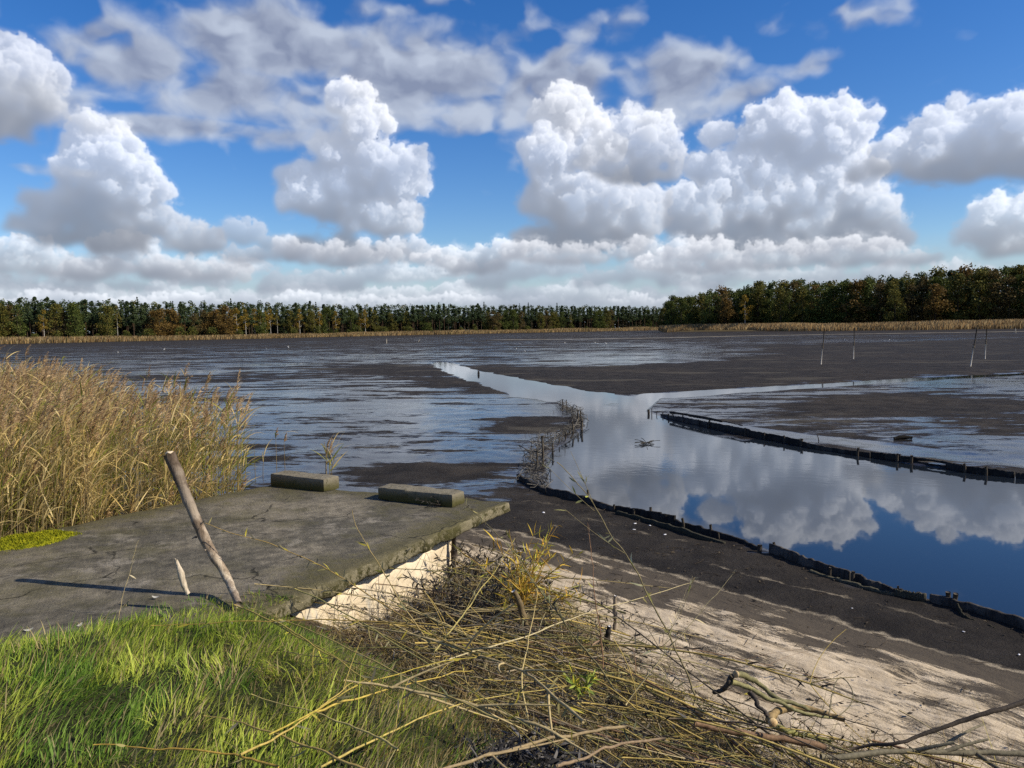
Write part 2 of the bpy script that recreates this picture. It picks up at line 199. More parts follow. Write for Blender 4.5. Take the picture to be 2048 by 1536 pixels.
# ---------------------------------------------------------------- helpers
def tag(o,label=None,cat=None,group=None,kind=None):
    if label: o['label']=label
    if cat: o['category']=cat
    if group: o['group']=group
    if kind: o['kind']=kind
    return o
def link(name,me,mat=None,parent=None,loc=None):
    o=bpy.data.objects.new(name,me); COL.objects.link(o)
    if mat is not None and me is not None and not me.materials: me.materials.append(mat)
    if parent: o.parent=parent
    if loc is not None: o.location=loc
    return o
def empty(name,loc=(0,0,0)):
    o=bpy.data.objects.new(name,None); COL.objects.link(o); o.location=loc; o.empty_display_size=.2; return o
class G:
    """collects numpy geometry and makes ONE mesh of it"""
    def __init__(s): s.v=[];s.q=[];s.t=[];s.c=[];s.n=0
    def add(s,v,q=None,t=None,c=(1,1,1)):
        v=np.asarray(v,float).reshape(-1,3); s.v.append(v)
        if q is not None and len(q): s.q.append(np.asarray(q).reshape(-1,4)+s.n)
        if t is not None and len(t): s.t.append(np.asarray(t).reshape(-1,3)+s.n)
        c=np.asarray(c,float); c=np.broadcast_to(c,(len(v),3)) if c.ndim==1 else c
        s.c.append(c); s.n+=len(v); return s
    def strips(s,P,Wd,side,c):
        """P (n,k,3) centre lines, Wd (n,k) widths, side (n,3) or (n,k,3), c (n,3)"""
        n,k,_=P.shape
        if side.ndim==2: side=side[:,None,:]
        a=P-side*Wd[...,None]/2;b=P+side*Wd[...,None]/2
        v=np.stack([a,b],2).reshape(n,k*2,3)
        i=np.arange(k-1)*2; f=np.stack([i,i+1,i+3,i+2],-1)
        q=(f[None]+(np.arange(n)*k*2)[:,None,None]).reshape(-1,4)
        c=np.asarray(c,float); c=np.repeat(c,k*2,0) if c.ndim==2 else np.repeat(c,2,1).reshape(-1,3)
        return s.add(v.reshape(-1,3),q,None,c)
    def tubes(s,P,Rd,m=5,c=(1,1,1),cap=True):
        """P (n,k,3), Rd (n,k)"""
        P=np.asarray(P,float);Rd=np.asarray(Rd,float)
        if P.ndim==2: P=P[None];Rd=Rd[None]
        n,k,_=P.shape
        T=np.gradient(P,axis=1);T/=np.linalg.norm(T,axis=-1,keepdims=True)+1e-12
        r=np.where(np.abs(T[:,:1,2:3])>.9,np.array([1.,0,0]),np.array([0,0,1.]));r=np.broadcast_to(r,T.shape)
        A=np.cross(T,r);A/=np.linalg.norm(A,axis=-1,keepdims=True)+1e-12;B=np.cross(T,A)
        th=np.arange(m)*2*np.pi/m
        ring=P[:,:,None,:]+Rd[:,:,None,None]*(A[:,:,None,:]*np.cos(th)[None,None,:,None]+B[:,:,None,:]*np.sin(th)[None,None,:,None])
        i=np.arange(k-1)[:,None]*m;j=np.arange(m)[None,:];j2=(j+1)%m
        f=np.stack([i+j,i+j2,i+m+j2,i+m+j],-1).reshape(-1,4)
        q=(f[None]+(np.arange(n)*k*m)[:,None,None]).reshape(-1,4)
        c=np.asarray(c,float)
        cc=np.repeat(c,k*m,0) if c.ndim==2 else c
        base=s.n; s.add(ring.reshape(-1,3),q,None,cc)
        if cap and m>3:
            for e in (0,k-1):
                cen=P[:,e]; b0=s.n
                jj=np.arange(m);t=np.stack([np.repeat(0,m),jj,(jj+1)%m],-1)
                tt=np.empty((n,m,3),int)
                tt[:,:,0]=np.arange(n)[:,None]; 
                tt[:,:,1]=(base-b0)+np.arange(n)[:,None]*k*m+e*m+jj; tt[:,:,2]=(base-b0)+np.arange(n)[:,None]*k*m+e*m+(jj+1)%m
                if e: tt=tt[:,:,::-1]
                s.add(cen,None,tt.reshape(-1,3),c if c.ndim==2 else c)
        return s
    def mesh(s,name,smooth=False):
        v=np.concatenate(s.v); c=np.concatenate(s.c)
        q=np.concatenate(s.q) if s.q else np.zeros((0,4),int); t=np.concatenate(s.t) if s.t else np.zeros((0,3),int)
        me=bpy.data.meshes.new(name); me.vertices.add(len(v)); me.vertices.foreach_set('co',v.astype(np.float32).ravel())
        me.loops.add(q.size+t.size); me.loops.foreach_set('vertex_index',np.concatenate([q.ravel(),t.ravel()]).astype(np.int32))
        me.polygons.add(len(q)+len(t))
        st=np.concatenate([np.arange(len(q))*4,q.size+np.arange(len(t))*3]).astype(np.int32)
        me.polygons.foreach_set('loop_start',st)
        me.update(calc_edges=True)
        if smooth: me.polygons.foreach_set('use_smooth',np.ones(len(q)+len(t),bool))
        at=me.attributes.new('tint','FLOAT_COLOR','POINT'); at.data.foreach_set('color',np.concatenate([c,np.ones((len(c),1))],1).astype(np.float32).ravel())
        return me
def attr(me,name,a):
    x=me.attributes.new(name,'FLOAT','POINT'); x.data.foreach_set('value',np.asarray(a,np.float32))
# ---- materials
class Mat:
    def __init__(s,name):
        s.m=bpy.data.materials.new(name); s.m.use_nodes=True; s.t=s.m.node_tree; s.n=s.t.nodes; s.l=s.t.links
        s.b=s.n['Principled BSDF']; s.tc=None
    def node(s,t,ins=None,**k):
        n=s.n.new(t)
        for a,b in k.items(): setattr(n,a,b)
        for a,b in (ins or {}).items(): s.set(n.inputs[a],b)
        return n
    def set(s,i,v):
        if isinstance(v,bpy.types.NodeSocket): s.l.new(v,i)
        elif isinstance(v,(tuple,list)) and len(v)==3 and i.type=='RGBA': i.default_value=(*v,1)
        else: i.default_value=v
    def co(s):
        if not s.tc: s.tc=s.node('ShaderNodeTexCoord')
        return s.tc.outputs['Object']
    def map(s,scale=(1,1,1),rot=(0,0,0)):
        v=s.co()
        if any(rot): v=s.node('ShaderNodeMapping',{'Vector':v,'Rotation':rot}).outputs[0]
        return s.node('ShaderNodeMapping',{'Vector':v,'Scale':scale}).outputs[0]
    def noise(s,scale,detail=4,rough=.55,vec=None,dist=0):
        return s.node('ShaderNodeTexNoise',{'Vector':vec or s.co(),'Scale':scale,'Detail':detail,'Roughness':rough,'Distortion':dist}).outputs[0]
    def vor(s,scale,vec=None,feature='F1'):
        return s.node('ShaderNodeTexVoronoi',{'Vector':vec or s.co(),'Scale':scale},feature=feature).outputs['Distance']
    def ma(s,op,a,b=0.,c=None,clamp=False):
        n=s.node('ShaderNodeMath',operation=op,use_clamp=clamp); s.set(n.inputs[0],a); s.set(n.inputs[1],b)
        if c is not None: s.set(n.inputs[2],c)
        return n.outputs[0]
    def rng(s,v,a,b,c=0.,d=1.,smooth=True):
        n=s.node('ShaderNodeMapRange',{'Value':v,'From Min':a,'From Max':b,'To Min':c,'To Max':d})
        if smooth: n.interpolation_type='SMOOTHSTEP'
        return n.outputs[0]
    def mix(s,f,a,b):
        n=s.node('ShaderNodeMix',data_type='RGBA'); s.set(n.inputs[0],f); s.set(n.inputs[6],a); s.set(n.inputs[7],b); return n.outputs[2]
    def mul(s,a,b):
        n=s.node('ShaderNodeMix',data_type='RGBA',blend_type='MULTIPLY'); n.inputs[0].default_value=1; s.set(n.inputs[6],a); s.set(n.inputs[7],b); return n.outputs[2]
    def at(s,name,col=False):
        n=s.node('ShaderNodeAttribute',attribute_name=name); return n.outputs['Color' if col else 'Fac']
    def bump(s,h,strength=.5,dist=.02,normal=None):
        ins={'Height':h,'Strength':strength,'Distance':dist}
        if normal is not None: ins['Normal']=normal
        return s.node('ShaderNodeBump',ins).outputs[0]
    def out(s,color=None,rough=None,normal=None,spec=None,ior=None):
        for k,v in (('Base Color',color),('Roughness',rough),('Normal',normal),('Specular IOR Level',spec),('IOR',ior)):
            if v is not None: s.set(s.b.inputs[k],v)
        return s.m
def leafmat(name,trans=.35,rough=.6,spec=.3):
    """thin plant matter: colour from the mesh, some light let through"""
    m=Mat(name); c=m.at('tint',True); m.out(c,rough,spec=spec)
    tr=m.node('ShaderNodeBsdfTranslucent',{'Color':c}); mx=m.node('ShaderNodeMixShader',{0:trans,1:m.b.outputs[0],2:tr.outputs[0]})
    m.l.new(mx.outputs[0],m.n['Material Output'].inputs[0]); return m.m
def plain(name,rough=.8,spec=.25,noise=30,amt=.45,bump=.3,dist=.01,stretch=(1,1,1)):
    m=Mat(name); v=m.map(stretch); n=m.noise(noise,5,.6,v); f=m.rng(n,.25,.75,1-amt,1+amt*.6)
    g=m.node('ShaderNodeCombineXYZ',{0:f,1:f,2:f}); c=m.mul(m.at('tint',True),g.outputs[0])
    return m.out(c,rough,m.bump(n,bump,dist),spec)
# ---- numpy fields
def px(pts,z=0.): return np.array([U(x,y,z)[:2] for x,y in pts])
def seg_d(P,a,b):
    ab=b-a; t=np.clip(((P-a)@ab)/(ab@ab+1e-12),0,1); return np.linalg.norm(P-a-t[:,None]*ab,axis=1),t
def line_d(P,L,Wd=None):
    d=np.full(len(P),1e9); w=np.zeros(len(P))
    for i in range(len(L)-1):
        e,t=seg_d(P,L[i],L[i+1]); ww=(Wd[i]+(Wd[i+1]-Wd[i])*t) if Wd is not None else 0*e
        m=(e-ww)<(d-w); d=np.where(m,e,d); w=np.where(m,ww,w)
    return d-w
def poly_in(P,L):
    x,y=P[:,0],P[:,1]; c=np.zeros(len(P),bool)
    for i in range(len(L)):
        (x1,y1),(x2,y2)=L[i],L[i-1]
        with np.errstate(divide='ignore',invalid='ignore'):
            c^=((y1>y)!=(y2>y))&(x<(x2-x1)*(y-y1)/(y2-y1+1e-15)+x1)
    return c
def sdf(P,L):
    d=line_d(P,np.concatenate([L,L[:1]])); return np.where(poly_in(P,L),d,-d)
def sm(a,b,x): return ss(a,b,x)
# ---------------------------------------------------------------- ground: lake bed, bank and shores in one sheet
SHORE=np.array([(-20,5.0),(-6,6.9),(-4.8,8.2),(-3.2,9.9),(-1.2,10.2),(.01,9.73),(1.2,8.4),(2.4,7.05),(3.76,5.54),(6,3.0),(10,-1),(10,-14),(-20,-14.)])
SLAB=np.array([(-.06,8.2),(-3.0,9.39),(-4.48,7.39),(-4.75,6.3),(-5.3,4.0),(-2.2,4.0)])
SZ=.75
GRASSLINE=np.array([(-6,3.6),(-3.9,4.25),(-3.1,4.62),(-2.45,5.05),(-1.95,5.32),(-1.5,5.25),(-1.15,5.15),(-.75,4.95),(-.3,4.45),(.0,3.8),(.2,3.0),(.25,2.3),(.3,0),(.3,-4),(-9,-4)])
POOL=px([(1150,800),(1250,793),(1335,787),(1300,821),(1340,833),(1420,850),(1490,865),(1600,885),(1715,903),(1830,925),(1930,937),(2048,948),(2400,1010),(2600,1500),(2048,1238),(1905,1205),(1790,1188),(1700,1163),(1537,1100),(1480,1082),(1400,1058),(1230,1017),(1100,985),(1085,940),(1092,905),(1135,870),(1160,855),(1165,838),(1130,815),(1080,782),(1010,762),(1060,768)])
STREAM=px([(880,724),(900,733),(930,743),(980,755),(1040,770),(1100,785),(1180,795)]); STREAM_W=np.array([.6,.9,1.1,1.3,1.5,1.7,1.8])
RILL=px([(1335,789),(1420,783),(1500,778),(1600,772),(1700,766),(1850,756),(2048,747),(2300,733)]); RILL_W=np.array([1.2,1.,.95,.9,.8,.7,.6,.5])
MOAT=px([(1345,826),(1420,842),(1500,857),(1600,872),(1700,884),(1800,898),(1920,912),(2048,925),(2300,960)]); MOAT_W=np.array([.1,.2,.35,.5,.6,.65,.6,.55,.5])
DRY=[ # matt, drained mud
 px([(950,748),(985,740),(1060,738),(1200,734),(1330,728),(1420,722),(1520,712),(1500,697),(1440,692),(1560,690),(1700,686),(1850,682),(2300,665),(2300,722),(2048,741),(1850,750),(1700,760),(1500,772),(1345,782),(1200,788),(1120,778),(1050,762)]),
 px([(1600,805),(1660,794),(1800,789),(1960,795),(2090,812),(2060,828),(1900,835),(1740,832),(1640,822)]),
 px([(660,728),(760,727),(880,730),(905,745),(965,767),(975,777),(930,770),(880,768),(830,757),(760,745),(690,738)]),
 px([(700,945),(760,938),(850,937),(930,942),(900,958),(800,955),(740,953)]),
 px([(985,856),(1010,840),(1060,838),(1110,845),(1120,856),(1060,866),(1000,866)]),
 px([(1000,1010),(1060,1000),(1110,992),(1230,1024),(1400,1068),(1537,1110),(1790,1198),(2048,1248),(2500,1480),(2400,1600),(2048,1345),(1030,1065)]),
 px([(0,697),(0,688),(500,678),(900,669),(900,672),(400,690)]),
 px([(1330,668),(2200,652),(2200,664),(1330,674)])]
WETP=[px([(440,800),(560,785),(760,792),(930,800),(1040,812),(985,838),(960,870),(900,905),(760,930),(560,935),(470,930),(440,860)]),px([(930,872),(1040,870),(1030,960),(960,985),(930,965)]),px([(985,812),(1110,800),(1150,815),(1120,835),(1040,832)]),px([(1000,722),(1200,706),(1480,700),(1500,715),(1300,728),(1100,733)]),px([(1750,762),(2048,752),(2300,750),(2300,800),(2048,800),(1850,778)])]
SANDSTRIP=px([(1000,679.5),(1150,678.3),(1330,675.5),(1500,671.5),(1700,668),(2000,663.5),(2300,659)])
def zland(P):
    s=sdf(P,SHORE); a=sm(-2.9,-1.2,P[:,0])
    left=.86*sm(.5,2.7,s); right=.055*np.clip(s,0,4)+.66*sm(3.3,5.0,s)
    z=left*(1-a)+right*a
    g=sdf(P,GRASSLINE)
    ins=sm(-.25,.15,sdf(P,SLAB))
    z=np.where(ins>0,np.minimum(z,z*(1-ins)+ins*np.clip(SZ-.02+.22*g,.15,1.05)),z)
    z=z+.07*sm(.0,1.5,g)*(fbm(P[:,0]*1.1,P[:,1]*1.1,3,5)-.4)
    return z,s,g
def ground_z(P):
    P=np.asarray(P,float).reshape(-1,2); z,s,g=zland(P); return z
def build_ground():
    rr=np.concatenate([np.linspace(1.2,14,330),14*np.exp(np.linspace(0,1,240)[1:]*np.log(90/14)),90*np.exp(np.linspace(0,1,150)[1:]*np.log(1000/90)),[1400,2200,4000,9000]])
    th=np.concatenate([np.linspace(-180,-48,40)[:-1],np.linspace(-48,48,640),np.linspace(48,180,40)[1:-1]])*np.pi/180
    rr=np.concatenate([[.05],rr])
    nr,nt=len(rr),len(th)
    r,t=np.meshgrid(rr,th,indexing='ij'); X=(r*np.sin(t)).ravel(); Y=(r*np.cos(t)).ravel(); P=np.stack([X,Y],1); D=r.ravel()
    z,s,g=zland(P)
    # lake bed
    lake=sm(.1,-.4,s)
    fine=(fbm(X*3,Y*3,4,11)-.5)*.03*np.clip(1.5-D/30,0,1)
    big=(fbm(X*.35,Y*.35,4,12)-.5)*.05*np.clip(1.3-D/90,0,1)
    z=z+lake*(fine+big*.5)
    land=sm(0,.6,s); z=z+land*((fbm(X*2.1,Y*2.1,5,14)-.5)*.07+(fbm(X*9,Y*9,3,15)-.5)*.018)*sm(.0,.4,s)
    # low ledge along the old water line
    near=D<140; Pn=P[near]
    dp=np.full(len(P),-99.); dp[near]=sdf(Pn,POOL)
    ds=np.full(len(P),99.); ds[near]=line_d(Pn,STREAM,STREAM_W); dr=ds.copy(); dr[near]=line_d(Pn,RILL,RILL_W); dm=ds.copy(); dm[near]=line_d(Pn,MOAT,MOAT_W)
    wob=(fbm(X*.8,Y*.8,4,21)-.5)
    shoal=sm(12.,19.,Y+.25*X)                       # the pool silts up toward the lake
    bed=-.05-.16*(1-shoal)+shoal*(fbm(X*.9,Y*.5,5,22)-.50)*.055
    k=sm(.0,.22,dp); z=np.where(dp>0,z*(1-k)+bed*k,z)
    for d_,dep,w_ in ((ds,.10,.9),(dr,.08,.5),(dm,.016,.5)):
        q=sm(w_*.6,-w_*.6,d_+wob*w_); z=z-q*dep
    # attributes
    dry=np.zeros(len(P))
    dn=(fbm(X*.5,Y*.5,5,31)-.5)*2; dn2=(fbm(X*.06,Y*.06,4,32)-.5)*2
    for i,L in enumerate(DRY):
        d_=sdf(P,L); w_=.06+.05*D
        dry=np.maximum(dry,sm(-w_,w_,d_+dn*w_*1.2+dn2*w_*.6))
    wat=np.maximum.reduce([sm(-.05,.12,dp),sm(.3,-.3,ds),sm(.2,-.2,dr),sm(.2,-.2,dm)])
    dry=np.maximum(dry,(.36*sm(60,190,D)+.25*(dn2))*sm(60,110,D))
    for L in WETP:
        d_=sdf(P,L); dry=dry-.27*sm(-.10*D,.10*D,d_+dn*.10*D+dn2*.08*D)*(dry<.6)
    dry=np.clip(dry,-1,1)*(1-wat)
    strip=line_d(P,SANDSTRIP); strip=sm(4.5,1.5,np.abs(strip)+0*D+dn*1.5)
    # far shore rises a little under the woods
    yl=FAR_L(X); far=np.where(X<150,sm(-4,14,Y-yl),0); far2=sm(0,12,sdf(P,HEAD)); rise=np.maximum(far*(Y>200),far2); z=z+rise*.9
    G_=G(); i=np.arange(nr-1)[:,None]*nt; j=np.arange(nt)[None,:]; j2=(j+1)%nt
    q=np.stack([i+j,i+nt+j,i+nt+j2,i+j2],-1).reshape(-1,4)[:,::-1]
    G_.add(np.stack([X,Y,z],1),q); me=G_.mesh("ground",True)
    for n_,a_ in (('dry',dry),('shore',s),('grassy',g),('strip',strip),('wood',rise),('wat',wat)): attr(me,n_,a_)
    return me
def FAR_L(X):   # distance of the far left shore
    return np.interp(X,[-420,-231,-145,-103,-9,91,200],[250,345,420,482,545,615,700])-8
HEAD=np.array([(70,352),(95,325),(120,300),(150,276),(175,258),(260,215),(420,180),(700,300),(600,700),(150,700),(82,420)],float)
def ground_mat():
    m=Mat("lake_bed"); dry=m.at('dry'); sh=m.at('shore'); gr=m.at('grassy'); strip=m.at('strip'); wood=m.at('wood'); wat=m.at('wat')
    v=m.co()
    # wet film: broken streaks at many scales, blown along the lake
    vl=m.node('ShaderNodeVectorMath',{0:m.co()},operation='LENGTH').outputs['Value']; fine=m.rng(vl,12,80,1,.0)
    st=m.map((.55,1.6,1),(0,0,R(8)))
    n1=m.noise(.10,5,.62,st,.4); n2=m.noise(.55,6,.62,st,.5); n3=m.noise(2.6,5,.65,st); n4=m.noise(11,4,.6,st)
    f=m.ma('ADD',m.ma('MULTIPLY',n1,.34),m.ma('ADD',m.ma('MULTIPLY',n2,.46),m.ma('ADD',m.ma('MULTIPLY_ADD',m.ma('SUBTRACT',n3,.5),m.ma('MULTIPLY_ADD',fine,.16,.08),.12),m.ma('MULTIPLY_ADD',m.ma('SUBTRACT',n4,.5),m.ma('MULTIPLY',fine,.12),.06))))
    f=m.ma('SUBTRACT',f,m.ma('MULTIPLY',dry,.14))
    wet=m.rng(f,.560,.606); wet=m.ma('MAXIMUM',wet,m.rng(wat,.3,.8,0,1))
    lake=m.rng(sh,-.45,.05,1,0)
    wet=m.ma('MULTIPLY',wet,lake)
    # colours
    mudn=m.noise(1.3,6,.65); mud=m.mix(m.rng(mudn,.3,.7),(.018,.016,.0145),(.040,.035,.030))
    mud=m.mix(m.rng(m.noise(.12,4,.6),.45,.65),mud,m.mul(mud,(1.35,1.3,1.2))); mud=m.mix(m.rng(m.noise(.16,5,.6,m.map((1,2.2,1),(0,0,R(15)))),.56,.64),mud,(.066,.058,.045))
    film=m.mix(m.rng(n3,.35,.65),(.016,.015,.015),(.040,.037,.036))
    col=m.mix(wet,mud,film)
    col=m.mix(m.ma('MULTIPLY',strip,m.rng(n2,.35,.55)),col,(.30,.265,.20))
    # beach: pale crust over dark mud, drawn out along the shore
    bv=m.map((.40,1.5,1),(0,0,R(48.2))); bn=m.noise(1.9,8,.66,bv,.35); bn2=m.noise(7.5,6,.7,bv,.2); bn3=m.noise(60,3,.6); bl=m.noise(.8,3,.5,bv)
    b=m.ma('ADD',m.ma('MULTIPLY',bn,.56),m.ma('ADD',m.ma('MULTIPLY',bn2,.22),m.ma('ADD',m.ma('MULTIPLY',bn3,.03),m.ma('MULTIPLY',bl,.22))))
    thr=m.rng(sh,.05,1.2,.12,-.012,False)
    crust=m.rng(m.ma('SUBTRACT',b,thr),.45,.515)
    sand=m.mix(m.rng(bn2,.3,.7),(.37,.295,.195),(.63,.525,.375)); sand=m.mix(m.rng(bn3,.3,.7),m.mul(sand,(.86,.85,.84)),sand)
    dirt=m.mix(bn2,(.050,.042,.034),(.115,.094,.068))
    beach=m.mix(crust,dirt,sand)
    tide=m.ma('ADD',m.ma('MULTIPLY',m.noise(1.1,4,.6),.5),m.ma('MULTIPLY',m.noise(7,4,.6),.22))
    lp=m.ma('ADD',sh,m.ma('SUBTRACT',tide,.36))
    ledge=m.ma('MULTIPLY',m.rng(lp,-.05,.02),m.rng(lp,.02,.07,1,0))
    for off,amt in ((-.62,.35),(-1.15,.22),(-1.7,.15)):
        l2=m.ma('ADD',lp,-off); q=m.ma('MULTIPLY',m.rng(l2,-.03,.01),m.rng(l2,.015,.05,1,0)); q=m.ma('MULTIPLY',q,m.rng(m.noise(1.9,3,.6),.5,.62)); ledge=m.ma('MAXIMUM',ledge,m.ma('MULTIPLY',q,amt*2))
    isb=m.rng(lp,-.06,.10); col=m.mix(isb,col,beach)
    col=m.mix(m.ma('MULTIPLY',ledge,m.rng(m.noise(4,5,.7),.35,.6,.12,.75)),col,(.40,.335,.235))
    soil=m.mix(m.noise(9,5,.6),(.035,.026,.017),(.10,.075,.048))
    col=m.mix(m.rng(m.ma('ADD',sh,m.ma('MULTIPLY',bn,1.2)),3.3,4.6),col,soil)
    col=m.mix(m.rng(gr,-.15,.25),col,(.035,.04,.015))
    col=m.mix(m.rng(wood,.05,.5),col,(.09,.07,.035))
    rough=m.mix(wet,m.rng(n4,.2,.8,.62,.85),m.ma('ADD',m.rng(n3,.3,.7,.02,.11),m.rng(n2,.42,.66,.0,.16))); 
    hf=m.ma('ADD',n3,m.ma('MULTIPLY',n2,2.))
    rough=m.mix(isb,rough,(.9,.9,.9))
    h=m.ma('ADD',m.ma('MULTIPLY',m.noise(30,6,.75),.8),m.ma('MULTIPLY',m.noise(6,5,.65),1.))
    nearf=m.rng(vl,14,70,1,.12)
    hs=m.ma('MULTIPLY',m.ma('SUBTRACT',1.,m.ma('MULTIPLY',wet,.90)),.8)
    nb=m.bump(h,1.,.035); m.set(nb.node.inputs['Strength'],m.ma('MULTIPLY',m.ma('MULTIPLY',hs,nearf),m.rng(sh,-.1,.3,1,.3)))
    hb=m.ma('ADD',m.ma('MULTIPLY',crust,.8),m.ma('ADD',m.ma('MULTIPLY',bn2,.9),m.ma('MULTIPLY',bn3,.08))); nb2=m.bump(hb,.5,.03,nb); m.set(nb2.node.inputs['Strength'],m.ma('MULTIPLY',isb,.7))
    sp=m.rng(wet,0,1,.08,.75,False); sp=m.mix(isb,sp,(.15,.15,.15))
    return m.out(col,rough,nb2,sp,1.33)
ground=link("ground",build_ground(),ground_mat()); tag(ground,kind='structure')
def water_mat():
    m=Mat("lake_water"); v=m.map((1,1.5,1),(0,0,R(20)))
    far=m.node('ShaderNodeSeparateXYZ',{0:m.co()})
    k=m.rng(m.ma('ADD',far.outputs[1],m.ma('MULTIPLY',m.noise(.5,4,.6),7)),14.5,17.5)     # where wind and silt ruffle it
    n=m.ma('ADD',m.ma('MULTIPLY',m.noise(5,4,.6,v,.6),.6),m.ma('MULTIPLY',m.noise(1.2,4,.6,v,1.2),1.))
    nb=m.bump(n,.2,.02); m.set(nb.node.inputs['Strength'],m.rng(k,0,1,.004,.05,False))
    return m.out((.010,.014,.020),m.rng(k,0,1,.012,.035,False),nb,.75,1.33)
WZ=-.035
g_=G(); g_.add([(-16,4,WZ),(75,4,WZ),(75,75,WZ),(-16,75,WZ)],[(0,1,2,3)])
water=link("water",g_.mesh("water"),water_mat()); tag(water,kind='structure')
# ---------------------------------------------------------------- concrete platform
def conc_mat():
    m=Mat("weathered_concrete"); n=m.noise(1.1,6,.65); n2=m.noise(9,8,.75); n3=m.noise(70,4,.75); n4=m.noise(2.3,5,.6,m.map((1,1,1),(0,0,1)))
    col=m.mix(m.rng(n2,.3,.7),(.082,.075,.060),(.175,.160,.126)); col=m.mix(m.rng(n,.4,.62),m.mul(col,(.72,.72,.70)),m.mul(col,(1.35,1.3,1.22)))
    col=m.mix(m.rng(m.ma('ADD',n4,m.ma('MULTIPLY',n2,.5)),.78,.98),col,(.25,.225,.18))       # worn pale patches
    g=m.node('ShaderNodeSeparateXYZ',{0:m.co()})
    # moss toward the far and right rims
    rim=m.at('rim'); mo=m.rng(m.ma('ADD',m.ma('MULTIPLY',n2,.7),m.ma('SUBTRACT',m.ma('MULTIPLY',n,.5),m.ma('MULTIPLY',rim,.40))),.40,.56)
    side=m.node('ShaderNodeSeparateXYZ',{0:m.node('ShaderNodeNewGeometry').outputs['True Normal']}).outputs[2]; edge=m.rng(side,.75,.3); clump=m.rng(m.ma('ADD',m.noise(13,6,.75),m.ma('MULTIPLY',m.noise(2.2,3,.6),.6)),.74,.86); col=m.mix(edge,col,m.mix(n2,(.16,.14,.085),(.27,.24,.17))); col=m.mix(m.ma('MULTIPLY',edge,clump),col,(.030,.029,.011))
    col=m.mix(m.ma('MULTIPLY',m.ma('MULTIPLY',mo,.65),m.ma('SUBTRACT',1.,m.ma('MULTIPLY',edge,.6))),col,m.mix(n3,(.030,.030,.010),(.105,.09,.028)))
    col=m.mix(m.rng(n3,.62,.72),col,m.mul(col,(2.3,2.2,2.0))); col=m.mix(m.rng(n3,.36,.26),col,m.mul(col,(.45,.45,.45)))
    sp=m.vor(38); col=m.mix(m.rng(sp,.06,.02),col,(.55,.52,.45))
    col=m.mix(m.ma('MULTIPLY',m.rng(m.ma('ADD',m.noise(1.7,7,.7),m.ma('MULTIPLY',n2,.25)),.58,.76),.5),col,m.mix(n3,(.045,.043,.016),(.10,.09,.035)))
    groove=m.noise(34,2,.5,m.map((1,.12,1),(0,0,R(-24))))
    wv=m.node('ShaderNodeVectorMath',{0:m.co(),1:m.node('ShaderNodeVectorMath',{0:m.node('ShaderNodeTexNoise',{'Vector':m.co(),'Scale':3.,'Detail':6.}).outputs['Color']},operation='SCALE').outputs[0]},operation='ADD'); wv.inputs[1].links[0].from_node.inputs['Scale'].default_value=.35
    ck=m.ma('MULTIPLY',m.rng(m.vor(.85,wv.outputs[0],'DISTANCE_TO_EDGE'),.010,.002),m.rng(m.noise(1.2,3,.6),.46,.54)); col=m.mix(m.ma('MULTIPLY',ck,.85),col,(.018,.017,.012))
    agg=m.vor(85); col=m.mix(m.rng(agg,.35,.15),col,m.mul(col,(1.7,1.65,1.55)))
    h=m.ma('ADD',m.ma('MULTIPLY',n2,.5),m.ma('ADD',m.ma('MULTIPLY',n3,.35),m.ma('MULTIPLY',groove,.22)))
    return m.out(col,.92,m.bump(h,.85,.03),.15)
def wall_mat():
    m=Mat("pale_render"); n=m.noise(3,6,.65); n2=m.noise(18,6,.7); st=m.noise(9,4,.6,m.map((1,1,.15)))
    col=m.mix(m.rng(n,.3,.7),(.52,.42,.28),(.74,.64,.47)); col=m.mix(m.rng(st,.55,.75),col,(.36,.36,.33)); col=m.mix(m.rng(n2,.58,.70),col,(.26,.21,.145)); cr=m.vor(5,m.map((1,1,1.4)),'DISTANCE_TO_EDGE'); col=m.mix(m.ma('MULTIPLY',m.rng(cr,.03,.0),m.rng(n,.45,.6)),col,(.12,.10,.075))
    return m.out(col,.9,m.bump(m.ma('ADD',n2,m.ma('MULTIPLY',n,1.)),.45,.018),.2)
plat=empty("concrete_platform",(-2.6,6.7,0)); tag(plat,"large weathered concrete slab jutting from the grass bank toward the mudflat","platform")
def rel(v): return np.asarray(v,float)-np.array([-2.6,6.7,0])
def outline(L,step,jit,seed):
    o=[]
    rg=np.random.default_rng(seed)
    for i in range(len(L)):
        a=L[i];b=L[(i+1)%len(L)];n=max(1,int(np.linalg.norm(b-a)/step))
        for k in range(n): o.append(a+(b-a)*k/n)
    o=np.array(o); nx=(fbm(o[:,0]*6,o[:,1]*6,4,seed)-.5)*jit; ny=(fbm(o[:,0]*6+9,o[:,1]*6,4,seed+2)-.5)*jit
    return o+np.stack([nx,ny],1)
